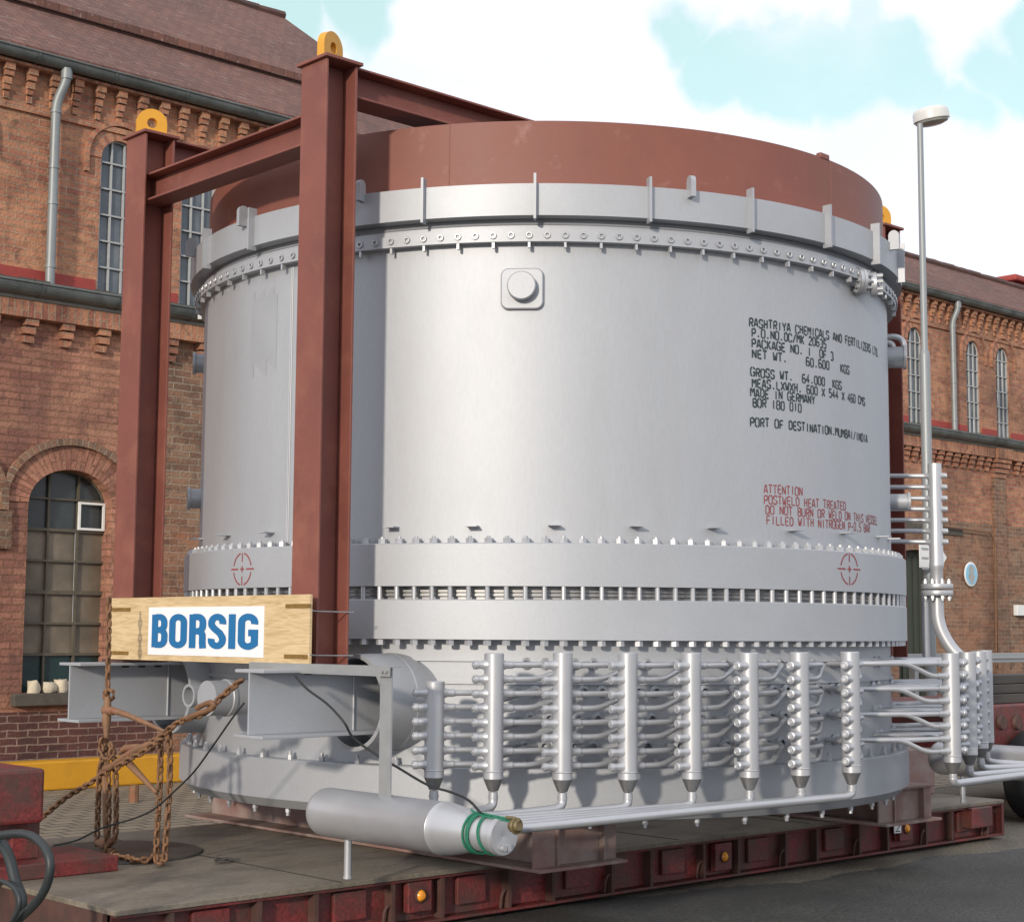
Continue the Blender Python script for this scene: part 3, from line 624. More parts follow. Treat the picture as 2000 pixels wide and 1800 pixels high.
bolt_row('flange_stud', lambda m, a: m.tube([cpt(a, 2.53, zF1-.005), cpt(a, 2.53, zF2+.005)], .0145, 10))
bolt_row('eyelet', lambda m, a: m.ring(cpt(a, 2.521, (zE0+zE1)/2+.004), (1, 0, 0), .0155, .0055, 12, 6), step=360/150)
bolt_row('flange_clip', lambda m, a: m.obox(cpt(a, 2.50, zE0-.02), (1, 0, 0), (0, 1, 0), (0, 0, 1),   .014, .007, .016), step=720/150)
bolt_row('base_bolt', lambda m, a: nut(m, a, 2.49, zG1, True, .018, .028, .02), step=360/62)
bolt_row('underside_bolt', lambda m, a: nut(m, a, 2.44, zG0, False, .018, .03, .02), step=360/48)
m = MB()
for i in range(8):
    xa, xb = 491+(i*6.2), 491+(i+1)*6.2; aa, ab = cyl(xa, 650, RS)[0], cyl(xb, 650, RS)[0]; zt, zb = cyl(515, 566+7*((i*5) % 3), RS)[1], cyl(515, 733-9*((i*3) % 4), RS)[1]
    m.quad(cpt(aa, RS+.0012, zb), cpt(ab, RS+.0012, zb), cpt(ab, RS+.0012, zt), cpt(aa, RS+.0012, zt))
m.build('paint_patch', M['silver_patch'], ves)
# weld seams
for px, z0, z1, r in ((568, zF3, zE0, RS), ):
    a = cyl(px, 800, r)[0]; m = MB(); m.tube([cpt(a, r+.0005, z0), cpt(a, r+.0005, z1)], .006, 6); m.tube([cpt(a-.35, r+.0005, z0), cpt(a-.35, r+.0005, z1)], .004, 6); m.build('weld_seam', SI, ves)
for px in (878, 1622):
    a = cyl(px, 300, 2.435)[0]; m = MB(); m.tube([cpt(a, 2.4345, zB1), cpt(a, 2.4345, zT)], .003, 6); m.build('weld_seam', M['redskirt'], ves)
# band brackets and lifting cleats
def fin(name, px, r0, r1, z0, z1, th, par=ves, r=2.556, rnd=False):
    a = cyl(px, 400, r)[0]; n = Vector((cos(radians(a)), sin(radians(a)), 0)); t = Vector((-n.y, n.x, 0)); m = MB()
    if rnd:
        w = r1-r0; poly = [(0, 0), (w, 0)] + [(w/2+w/2*cos(pi*k/8), z1-z0-w/2+w/2*sin(pi*k/8)) for k in range(9)]
        m.prism(poly, Vector((CX, CY, z0)) + n*r0 - t*th/2, n, Vector((0, 0, 1)), t, th)
    else: m.obox(Vector((CX, CY, (z0+z1)/2)) + n*(r0+r1)/2, n, t, (0, 0, 1), (r1-r0)/2, th/2, (z1-z0)/2)
    return m.build(name, SI, ves, smooth=False)
for px in (410, 497, 829, 1045, 1267, 1463, 1612, 1705, 1752): fin('band_bracket', px, 2.54, 2.60, zB0-.03, zB1+.05, .015)
for px in (383, 481, 708, 1347, 1738): fin('cleat', px, 2.545, 2.615, zB1-.05, zB1+.08, .03, rnd=True)
# square pad with round cover
a, z = cyl(1020, 565, RS); n = Vector((cos(radians(a)), sin(radians(a)), 0)); t = Vector((-n.y, n.x, 0)); P = cpt(a, RS-.01, z)
def rrect(w, h, r, k=6):
    out = []
    for cx_, cy_, a0 in ((w-r, h-r, 0), (-w+r, h-r, 90), (-w+r, -h+r, 180), (w-r, -h+r, 270)):
        out += [(cx_+r*cos(radians(a0+90*i/k)), cy_+r*sin(radians(a0+90*i/k))) for i in range(k+1)]
    return out
m = MB(); m.prism(rrect(.125, .122, .045), P, t, Vector((0, 0, 1)), n, .035); pad = m.build('cover_pad', SI, ves, bevel=.008)
m = MB(); m.lathe([(0, .095), (.078, .095), (.084, .089), (.084, .03)], 48, P+Vector((0, 0, .008)), n); m.build('round_cover', SI, pad)
# small horizontal clips
for px, py in ((395, 1052), (447, 1045), (530, 1040), (770, 1030), (925, 1028), (1082, 1026), (1240, 1028), (1390, 1031), (1545, 1036), (1645, 1041), (1715, 1048), (1735, 1052)):
    a, z = cyl(px, py, RS); nn = Vector((cos(radians(a)), sin(radians(a)), 0)); m = MB()
    m.obox(cpt(a, RS+.035, z), nn, (-nn.y, nn.x, 0), (0, 0, 1), .045, .034, .004); m.build('shell_clip', SI, ves, smooth=False)
# nozzle on the eyelet flange, right
a, z = cyl(1648, 543, RS); tt = Vector((-sin(radians(a)), cos(radians(a)), 0)); nn = Vector((cos(radians(a)), sin(radians(a)), 0)); ax = (tt*.86 + nn*.52).normalized()
P = cpt(a, RS-.06, z); m = MB(); m.lathe([(.045, -.05), (.040, .10), (.042, .135), (.085, .14)], 24, P, ax); m.lathe([(.088, .14), (.088, .165), (.0, .165)], 28, P, ax); nz_ = m.build('flanged_nozzle', ST, ves)
m = MB(); m.lathe([(0, .168), (.088, .168), (.088, .19), (.05, .195), (0, .2)], 28, P, ax); m.build('blind_cover', ST, nz_)
m = MB(); bx = ax.orthogonal().normalized(); by = ax.cross(bx)
for k in range(10):
    c = P + (bx*cos(2*pi*k/10) + by*sin(2*pi*k/10))*.068
    m.lathe([(0, .235), (.008, .235), (.008, .212), (.014, .212), (.014, .19)], 6, c, ax); m.lathe([(.013, .118), (.013, .14)], 6, c, ax)
m.build('cover_bolts', ST, nz_)
a2 = a + 4.5                                     # second flanged cover further round
P2 = cpt(a2, RS-.02, z-.01); ax2 = Vector((cos(radians(a2+25)), sin(radians(a2+25)), .0)); m = MB(); m.lathe([(.05, 0), (.05, .10), (.08, .105), (.08, .14), (.0, .145)], 24, P2, ax2)
for k in range(8):
    c = P2 + (ax2.orthogonal().normalized()*cos(pi*k/4) + ax2.cross(ax2.orthogonal().normalized())*sin(pi*k/4))*.062; m.lathe([(0, .18), (.012, .18), (.012, .14)], 6, c, ax2)
m.build('flanged_nozzle', ST, ves)
# side nozzles at the left and right limbs of the shell
def stub(px, py, r, L, name='side_nozzle', ang=None):
    ang_, z = cyl(px, py, RS) if ang is None else (ang, cyl(px, py, RS)[1])
    ax = Vector((cos(radians(ang_)), sin(radians(ang_)), 0)); m = MB()
    m.lathe([(r, -.25), (r, L-.02), (r+.012, L-.018), (r+.012, L), (r*.75, L), (r*.72, L-.06), (0, L-.06)], 36, cpt(ang_, RS, z), ax); return m.build(name, SI, ves), cpt(ang_, RS, z), ax
stub(391, 706, .068, .075, ang=cyl(393, 706, RS)[0]-2); stub(389, 976, .068, .09, ang=cyl(393, 976, RS)[0]-2)
aR = cyl(1737, 800, RS)[0]
o1, P, ax = stub(1740, 690, .075, .13, ang=aR+4)
o2, P_, ax_ = stub(1740, 975, .055, .145, ang=aR+5)
m = MB(); q = P + ax*.02 + Vector((0, 0, .05)); m.tube(bend([q+ax*.10+Vector((0, 0, -.06)), q+ax*.10+Vector((0, 0, .10)), q-ax*.2+Vector((0, 0, .10))], .09, 8), .02, 12)
m.tube(bend([q+ax*.02+Vector((0, 0, -.06)), q+ax*.03+Vector((0, 0, .06)), q-ax*.2+Vector((0, 0, .06))], .06, 8), .02, 12); m.build('vent_bend', ST, ves)
m = MB(); P = atX(1607, 303, cpt(cyl(1607, 303, 2.42)[0], 2.42, 0).x); a = cyl(1607, 303, 2.42)[0]
m.obox(cpt(a, 2.42, zT+.012), (cos(radians(a)), sin(radians(a)), 0), (-sin(radians(a)), cos(radians(a)), 0), (0, 0, 1), .02, .05, .02); m.build('rim_lug', M['redskirt'], ves, bevel=.008)

# ---- pipe headers with their branch tubes
HR = .054; TILT = 26
def row_z(k): return zc(965, 1298+28.1*k, 2.9)
zHt, zW, zC1, zC0 = zc(965, 1275, 2.9), zc(1226, 1507, 2.9), zc(1226, 1521, 2.9), zc(1226, 1545, 2.9)
def header(P, sgn, top, rows, ang):
    """P foot position, sgn +1: tubes run with growing angle"""
    x, y = P; t = Vector((-sin(radians(ang)), cos(radians(ang)), 0))*sgn; t = (t*cos(radians(TILT)) - Vector((cos(radians(ang)), sin(radians(ang)), 0))*sin(radians(TILT))).normalized()
    m = MB()
    m.lathe([(0, top), (HR-.004, top), (HR, top-.004), (HR, zW+.004), (HR+.003, zW), (HR, zW-.004), (HR+.001, zC1)], 28, (x, y, 0), (0, 0, 1))
    for k in rows:
        z = row_z(k); c = Vector((x, y, z))
        for s in (-1, 1): m.lathe([(.033, HR*.82), (.0255, HR+.006), (.0205, HR+.02), (.0205, .10 if s < 0 else .105)], 16, c, t*s)
        if True: m.lathe([(.0205, .103), (.0205, .107), (.017, .112), (.017, .118)], 16, c, t)
    h = m.build('pipe_header', ST, ves)
    m = MB(); m.lathe([(HR+.001, zC1), (.027, zC0)], 28, (x, y, 0), (0, 0, 1)); m.build('reducer', M['bare'], h)
    for k in rows:
        c = Vector((x, y, row_z(k))); m = MB(); m.lathe([(0, .124), (.011, .124), (.012, .118), (.016, .120), (.0225, .117), (.0235, .112), (.0235, .094), (.0195, .090)], 16, c, -t); m.build('end_cap', ST, h)
    return h, t
def tubes(P, t, ang, sgn, rows, run):
    for k in rows:
        z = row_z(k); up = (k % 2 == 1); c = Vector((P[0], P[1], z))
        rise = (row_z(0)-row_z(1)) if up else 0
        jit = random.uniform(-.6, .6); rn = run + random.uniform(-.012, .012); v = Vector((0, 0, rise))
        p1 = c + t*rn; an1 = degrees(atan2(p1.y-CY, p1.x-CX)); r1 = sqrt((p1.x-CX)**2+(p1.y-CY)**2)
        an = an1 + sgn*((5.4 if up else 3.0) + jit)
        path = [c + t*.10, p1 - t*(.06 if up else 0), cpt(an1+(an-an1)*.75, 2.60 if up else 2.58, z+rise), cpt(an, 2.42, z+rise)]
        if sgn < 0:
            jo = .06*((k//2) % 2); an = ang - degrees(math.atan(.52/2.9)) - jit - 1.2*up; v = Vector((0, 0, rise)); inn = (Vector((CX, CY, z)) - c).normalized()
            path = [c + t*.10, c + t*(.17+jo), c + t*(.34+jo) + v + inn*.03, cpt(an+2, 2.70, z+rise), cpt(an-.6, 2.56, z+rise), cpt(an-1.2, 2.42, z+rise)] if up else [c + t*.10, c + t*.30 + inn*.01, cpt(an+3, 2.72, z), cpt(an, 2.55, z), cpt(an-.6, 2.42, z)]
        m = MB(); m.tube(bend(path, .055, 5), .0158, 12); m.build('branch_tube', ST, ves)
def collar(an, z, m):
    n = Vector((cos(radians(an)), sin(radians(an)), 0)); m.lathe([(.036, -.02), (.034, .012), (.024, .02), (.017, .03)], 16, cpt(an, 2.436, z), n)
heads = []
for i, (px, py) in enumerate(((850, 1330), (965, 1275), (1099, 1273), (1226, 1274), (1350, 1274), (1462, 1274), (1561, 1273), (1660, 1272))):
    an = cyl(px, 1300, 2.9)[0]; p = cpt(an, 2.9, 0); P = (p.x, p.y)
    rows = range(2, 8) if i == 0 else range(8)
    h, t = header(P, 1, zc(px, py, 2.9), rows, an); heads.append((P, an, 1)); tubes(P, t, an, 1, rows, .30 if i < 7 else .27)
ffoot = []
p9 = cpt(cyl(1856, 1300, 2.95)[0], 2.95, 0)
for i, (px, k) in enumerate(((1856, 1), (1889, 1.062), (1911, 1.125), (1923, 1.185))):
    d = ray(px, 1275); d0 = ray(1856, 1275); s = (p9.x/d0.x)*k; P = (d.x*s, d.y*s); an = degrees(atan2(P[1]-CY, P[0]-CX))
    h, t = header(P, -1, zHt, range(8), an); heads.append((P, an, -1)); tubes(P, t, an, -1, range(8), .30 if i == 0 else .22)
cm = MB(); collar(0, 0, cm); cm.v = [(x-CX, y-CY, z) for x, y, z in cm.v]; cfirst = cm.build('tube_collar', SI); cfirst.parent = ves; cused = False
for P, an, sg in heads:
    for k in range(0, 8, 2):
        for da in (9.5, 12.0):
            if cused: o = cfirst.copy(); COL.objects.link(o)
            else: o = cfirst; cused = True
            o.location = (0, 0, row_z(k)); o.rotation_euler = (0, 0, radians(an+sg*(da+1.2*(k % 3)/2)))
# ---- collecting tanks with feed pipes
TX = 5.36; TR = .128
zA = atX(985, 1635, TX).z; yN = atX(985, 1635, TX).y; yF = atX(619, 1590, TX).y; zA = (zA + atX(870, 1612, TX).z)/2 - .004
def tank(tx, feeds, sgn):
    o = Vector((tx, yF, zA)); L = yF-yN; ax = Vector((0, -1, 0)); m = MB()
    yw = yF - atX(868, 1612, TX).y; yn = yF - atX(928, 1625, TX).y
    prof = [(TR*sin(pi/2*k/9), .10-.10*cos(pi/2*k/9)) for k in range(10)] + [(TR, yw-.004), (TR+.003, yw), (TR, yw+.004), (TR*.985, yw+.05), (TR*.9, yw+.12), (.088, yn+.01), (.084, yn+.02), (.084, L-.035), (.090, L-.033), (.090, L-.02), (.087, L-.018), (.087, L), (.080, L+.002), (0, L-.008)]
    m.lathe(prof, 48, o, ax); tk = m.build('collecting_tank', ST, ves, angle=40)
    yd = atX(680, 1640, TX).y; m = MB(); d0 = Vector((tx, yd, zA-TR+.01)); zb = atX(680, 1715, TX).z
    m.lathe([(.020, 0), (.020, d0.z-zb-.012), (.024, d0.z-zb-.012), (.024, d0.z-zb), (0, d0.z-zb)], 18, d0, (0, 0, -1)); m.build('drain_stub', ST, tk)
    m = MB(); m.obox(o+ax*(L+.012)+Vector((.015*sgn, 0, -.05)), (1, 0, 0), (0, 1, 0), (0, 0, 1), .008, .014, .016); m.lathe([(0, .02), (.014, .02), (.014, 0)], 12, o+ax*L+Vector((-.012*sgn, 0, -.052)), ax); m.build('cap_lug', ST, tk)
    zp = zC0
    for i, (P, an) in enumerate(feeds):
        q = Vector((P[0], P[1], zp-.005)); low = zp-.068-.004*i; e = Vector((tx+sgn*.05, yN+.20+.105*i, zA+.0))
        m = MB(); m.lathe([(.0275, .012), (.0275, .024)], 16, q+Vector((0, 0, -.012)), (0, 0, -1))
        m.tube(bend([q, Vector((q.x, q.y, low)), Vector((q.x, q.y, low))*.62+Vector((e.x, e.y, low-.03))*.38+Vector((0, -.02, 0)), e], .075, 6), .0245, 16); m.build('feed_pipe', ST, ves)
tank(TX, [(h[0], h[1]) for h in reversed(heads[:8])], 1)
tank(2*CX-TX+.15, [(h[0], h[1]) for h in heads[8:]], -1)
# bracket bar from the beam stub down to the near tank
by1, by0 = atX(495, 1300, 5.33).y, atX(770, 1306, 5.33).y; bz1 = atX(770, 1301, 5.33).z; bz0 = atX(770, 1321, 5.33).z
m = MB(); m.box(5.30, 5.306, by0, by1, bz0, bz1); m.box(5.306, 5.385, by0, by1, bz1-.006, bz1)
for k in (.025, .055): m.lathe([(0, .012), (.011, .012), (.011, 0)], 6, (5.30, by0+k, (bz0+bz1)/2), (-1, 0, 0))
m.build('tank_bracket', M['galv'], ves, smooth=False)
ya, yb_ = atX(770, 1430, 5.335).y, atX(745, 1430, 5.335).y
m = MB(); m.box(5.322, 5.332, ya+.012, yb_, zA+TR-.012, bz1-.008); m.build('tank_hanger', M['galv'], ves, smooth=False)
# ---- trunnion pipes and beam stubs
COLY = 7.452; TY = (COLY, 9.435)
zst1, zst0 = atY(480, 1307, COLY).z, atY(480, 1442, COLY).z
zTr = atY(691, 1371, COLY).z; xTr = atY(691, 1371, COLY).x
for y in TY:
    m = MB(); m.lathe([(.262, .8), (.275, 0.8), (.275, 0), (.262, 0), (.25, .0), (.25, .5)], 56, (xTr, y, zTr), (1, 0, 0)); tr = m.build('trunnion_pipe', SI, ves, angle=25)
    m = MB(); m.lathe([(.275, .8), (.278, .255), (.278, .25), (.275, .245)], 56, (xTr, y, zTr), (1, 0, 0)); m.build('weld_bead', SI, tr)
    m = MB(); x0, x1 = 5.055, 6.25
    m.box(x0, x1, y-.006, y+.006, zst0+.018, zst1-.018); m.box(x0, x1, y-.135, y+.135, zst1-.018, zst1); m.box(x0, x1, y-.135, y+.135, zst0, zst0+.018)
    sb = m.build('beam_stub', SI, ves, smooth=False, bevel=.003)
    m = MB(); m.tube([(xTr-.01, y-.012, zst0+.02), (xTr-.01, y-.012, zst1-.02)], .006, 6)
    m.build('web_weld', SI, sb, smooth=False)
    m = MB()
    for px in (5.42, 5.54, 5.66): m.box(px, px+.05, y-.0085, y-.0062, zst1-.034, zst1-.020)  # dark boxes on the web, painting the shade of slot cut-outs
    m.build('bolt_slots', M['doorgreen'], sb, smooth=False)
y = 8.43; P = atY(404, 1363, y); m = MB(); m.lathe([(0, 0), (.105, 0), (.105, .12), (.112, .125), (.112, .15), (.105, .155), (.105, .6)], 40, P, (1, 0, 0)); m.build('capped_nozzle', SI, ves)
y = 8.86; P = atY(368, 1358, y); m = MB(); m.lathe([(.0, .1), (.055, .1), (.055, 0), (.072, 0), (.072, .5)], 32, P, (1, 0, 0)); m.build('open_nozzle', SI, ves)
# ---- tall header at the right with flanged pipe
an = -40; r = 2.89; p = cpt(an, r, 0); PX = p.x
def zt_(py): return atX(1828, py, PX).z
m = MB(); m.lathe([(0, zt_(905)), (.048, zt_(905)), (.050, zt_(908)), (.050, zt_(1098)), (.053, zt_(1100)), (.053, zt_(1107)), (.046, zt_(1112)), (.046, zt_(1140))], 28, (p.x, p.y, 0), (0, 0, 1))
d = ray(1828, 1000); side = Vector((d.y, -d.x, 0)).normalized()
for py in (929, 951, 973, 994, 1016, 1037, 1058):
    c = Vector((p.x, p.y, zt_(py))); m.lathe([(.032, .035), (.021, .055), (.019, .085), (.0, .09)], 14, c, side); m.lathe([(.034, .035), (.02, .06), (.016, .08)], 14, c, -side)
th = m.build('tall_header', ST, ves)
for py in (929, 951, 973, 994, 1016, 1037, 1058):
    c = Vector((p.x, p.y, zt_(py))); e = c - side*.62 + Vector((0, 0, .012)); m = MB(); m.tube(bend([c-side*.05, c-side*.2+Vector((0, 0, .004)), e, e-side*.3-Vector((d.x, d.y, 0))*.1], .1), .0165, 12); m.build('branch_tube', ST, ves)
for z0, z1, sg in ((zt_(1150), zt_(1140), 1), (zt_(1163), zt_(1153), -1)):
    m = MB(); m.lathe([(0, z0), (.112, z0), (.114, z0+.003), (.114, z1-.003), (.112, z1), (0, z1)], 40, (p.x, p.y, 0), (0, 0, 1)); fl = m.build('pipe_flange', ST, ves)
    m = MB()
    for k in range(8): m.lathe([(0, .036), (.010, .036), (.010, .024), (.017, .024), (.017, 0)], 6, (p.x+.09*cos(k*pi/4+.2), p.y+.09*sin(k*pi/4+.2), z1 if sg > 0 else z0), (0, 0, sg))
    m.build('flange_bolts', ST, fl, angle=30)
m = MB(); b0 = Vector((p.x, p.y, zt_(1163))); m.tube(bend([b0, b0+Vector((0, 0, -.22)), b0+side*.11+Vector((0, 0, -.42)), b0+side*.30+Vector((0, 0, -.55))], .16, 8), [.046]*12 + [.05]*6 + [.05]*20 if False else .047, 24); m.build('elbow_pipe', ST, ves)
m = MB(); m.tube([Vector((p.x, p.y, 0))-side*.085+Vector((0, 0, zt_(1163))), Vector((p.x, p.y, 0))-side*.085+Vector((0, 0, zt_(1300)))], .028, 14); m.build('guide_pipe', ST, ves)

# ------------------------------------------------------------------ stencil writing
G = {
'A': [[(0,0),(1.6,6)],[(2.4,6),(4,0)],[(1.2,1.7),(2.8,1.7)]],
'B': [[(.4,0),(.4,6)],[(1,6),(3,6),(3.8,5.2),(3.8,4),(3.2,3.1),(1,3.1)],[(3.3,2.8),(4,2),(4,.8),(3.2,0),(1,0)]],
'C': [[(4,4.4),(4,5),(3,6),(2.4,6)],[(1.6,6),(1,6),(0,5),(0,1),(1,0),(1.6,0)],[(2.4,0),(3,0),(4,1),(4,1.6)]],
'D': [[(.4,0),(.4,6)],[(1.1,6),(2.6,6),(4,4.8),(4,1.2),(2.6,0),(1.1,0)]],
'E': [[(.4,0),(.4,6)],[(1.1,6),(3.8,6)],[(1.1,3),(3.2,3)],[(1.1,0),(3.8,0)]],
'F': [[(.4,0),(.4,6)],[(1.1,6),(3.8,6)],[(1.1,3),(3.2,3)]],
'G': [[(4,4.6),(4,5),(3,6),(2.4,6)],[(1.6,6),(1,6),(0,5),(0,1),(1,0),(1.6,0)],[(2.4,0),(3.2,0),(4,.8),(4,2.6),(2.4,2.6)]],
'H': [[(.4,0),(.4,6)],[(3.6,0),(3.6,6)],[(1.1,3),(2.9,3)]],
'I': [[(2,0),(2,6)]],
'K': [[(.4,0),(.4,6)],[(1.1,3.2),(3.7,6)],[(1.5,2.9),(3.8,0)]],
'L': [[(.4,0),(.4,6)],[(1.1,0),(3.8,0)]],
'M': [[(0,0),(0,6)],[(4,0),(4,6)],[(.6,5.6),(2,3.2),(3.4,5.6)]],
'N': [[(.2,0),(.2,6)],[(3.8,0),(3.8,6)],[(.8,5.2),(3.2,.8)]],
'O': [[(1.7,6),(1,6),(0,5),(0,1),(1,0),(1.7,0)],[(2.3,6),(3,6),(4,5),(4,1),(3,0),(2.3,0)]],
'P': [[(.4,0),(.4,6)],[(1.1,6),(3,6),(4,5.2),(4,3.6),(3,2.8),(1.1,2.8)]],
'R': [[(.4,0),(.4,6)],[(1.1,6),(3,6),(4,5.2),(4,3.8),(3,3),(1.1,3)],[(2.4,2.5),(3.9,0)]],
'S': [[(4,4.8),(3.2,6),(1,6),(0,5),(0,4.2),(1.4,3.2)],[(2.4,2.9),(4,2),(4,1),(3,0),(.8,0),(0,1.2)]],
'T': [[(2,0),(2,5.2)],[(0,6),(4,6)]],
'U': [[(0,6),(0,1),(1,0),(1.7,0)],[(2.3,0),(3,0),(4,1),(4,6)]],
'V': [[(0,6),(1.8,0)],[(4,6),(2.3,.4)]],
'W': [[(0,6),(.8,0)],[(4,6),(3.2,0)],[(1.3,.4),(2,3.6),(2.7,.4)]],
'X': [[(0,6),(1.6,3.4)],[(4,6),(2.3,3.2),(2.3,2.8),(4,0)],[(1.7,2.7),(0,0)]],
'Y': [[(0,6),(1.7,3.2)],[(4,6),(2.2,3.2),(2.2,0)]],
'Z': [[(0,6),(4,6),(2.2,3.3)],[(1.8,2.7),(0,0),(4,0)]],
'0': [[(1.7,6),(1,6),(.2,5),(.2,1),(1,0),(1.7,0)],[(2.3,6),(3,6),(3.8,5),(3.8,1),(3,0),(2.3,0)]],
'1': [[(2,0),(2,6)]],
'2': [[(.2,4.8),(.8,6),(3,6),(3.9,5),(3.9,4),(2.2,2.4)],[(1.7,1.9),(.2,0),(4,0)]],
'3': [[(.2,6),(3,6),(3.8,5.2),(3.8,4),(2.6,3.2)],[(2.6,2.8),(4,2),(4,.8),(3,0),(.4,0)]],
'4': [[(2.6,0),(2.6,6),(0,2),(2,2)],[(3.2,2),(4,2)]],
'5': [[(3.8,6),(.6,6),(.4,3.4),(2.8,3.6)],[(3.2,3.4),(4,2.4),(4,1),(3,0),(.4,0)]],
'6': [[(3.6,6),(1,6),(.2,5),(.2,1),(1,0),(1.6,0)],[(2.3,0),(3,0),(3.9,.8),(3.9,2.4),(3,3.2),(1,3.2)]],
'8': [[(1.7,6),(1,6),(.2,5.2),(.2,4),(1,3.2),(.1,2.2),(.1,.8),(1,0),(1.7,0)],[(2.3,6),(3,6),(3.8,5.2),(3.8,4),(3,3.2),(3.9,2.2),(3.9,.8),(3,0),(2.3,0)]],
'.': [[(1.2,.5),(2.7,.5)]], ',': [[(2.2,.9),(1.7,-.5)]], '/': [[(.4,-.2),(3.6,6.2)]], '-': [[(.6,3),(3.4,3)]], ' ': [],
}
def ribbon(pts, w, closed=False):
    n = len(pts); L = []; 
    for i in range(n):
        p = Vector((*pts[i], 0)).xy
        a = Vector(pts[i-1]) if (i > 0 or closed) else None; b = Vector(pts[(i+1) % n]) if (i < n-1 or closed) else None
        d1 = (p-a).normalized() if a is not None else None; d2 = (b-p).normalized() if b is not None else None
        if d1 is None: d1 = d2
        if d2 is None: d2 = d1
        n1 = Vector((-d1.y, d1.x)); n2 = Vector((-d2.y, d2.x)); mm = (n1+n2)
        if mm.length < 1e-6: mm = n1
        mm.normalize(); k = min(1/max(mm.dot(n1), .35), 1.8)*w/2
        L.append((p+mm*k, p-mm*k))
    seg = list(zip(L[:-1], L[1:])) + ([(L[-1], L[0])] if closed else [])
    return [(a[0], a[1], b[1], b[0]) for a, b in seg]
def stencil(mb, lines, w, hgt, r):
    """lines: (text, px, py at start, px at end)"""
    for text, px, py, pe in lines:
        a0, z0 = cyl(px, py, r); a1 = cyl(pe, py+ (pe-px)*.24, r)[0]
        stepa = (a1-a0)/len(text); rnd = random.Random(len(text))
        for i, ch in enumerate(text):
            zj = rnd.uniform(-.0025, .0025); wa = stepa*.74
            for si, st in enumerate(G.get(ch, [])):
                for q in ribbon(st, w):
                    mb.add([cpt(a0 + stepa*i + wa*(v.x/4), r+.0016+.0003*si, z0 + zj + hgt*(v.y/6-.5)) for v in q], [(0, 1, 2, 3)])
m = MB(); stencil(m, [('RASHTRIYA CHEMICALS AND FERTILIZERS LTD.', 1463, 629, 1716), ('P.O.NO.DC/MK 20635', 1468, 649, 1615), ('PACKAGE NO. 1  OF 3', 1468, 670, 1629), ('NET WT.    60.600   KGS', 1469, 691, 1660),
    ('GROSS WT.  64.000  KGS', 1466, 726, 1645), ('MEAS.LXWXH. 600 X 544 X 460 CMS', 1469, 747, 1690), ('MADE IN GERMANY', 1466, 766, 1593), ('BOR 180 010', 1470, 786, 1567), ('PORT OF DESTINATION.MUMBAI/INDIA', 1465, 823, 1695)], 1.3, .050, RS)
m.build('stencil_lettering', M['ink'], ves, smooth=False)
m = MB(); stencil(m, [('ATTENTION', 1492, 954, 1569), ('POSTWELD HEAT TREATED', 1492, 975, 1653), ('DO NOT BURN OR WELD ON THIS VESSEL', 1495, 995, 1714), ('FILLED WITH NITROGEN P-0,5 BAR', 1497, 1015, 1700)], 1.0, .050, RS)
m.build('warning_lettering', M['redink'], ves, smooth=False)
for px, py, hw in ((473, 1111, .098), (1659, 1111, .098)):
    a, z = cyl(px, py, RF); m = MB(); rr_ = RF+.0016
    def put(polyl, off=0):
        for q in ribbon(polyl, .010): m.add([cpt(a + degrees(v.x/RF), rr_+off, z+v.y) for v in q], [(0, 1, 2, 3)])
    R0 = .095 if px > 1000 else .098
    for k in range(4):
        a0 = k*90+12; put([(R0*cos(radians(a0+66*i/12)), R0*sin(radians(a0+66*i/12))) for i in range(13)])
    for k in range(4):
        c, s = cos(k*pi/2), sin(k*pi/2); put([(c*.045, s*.045), (c*.128 if k % 2 == 0 else c*.1, s*.128 if k % 2 == 0 else s*.1)], .0003)
    put([(-.02, 0), (.02, 0)], .0003); put([(0, -.02), (0, .02)], .0006)
    m.build('target_mark', M['redink'], ves, smooth=False)

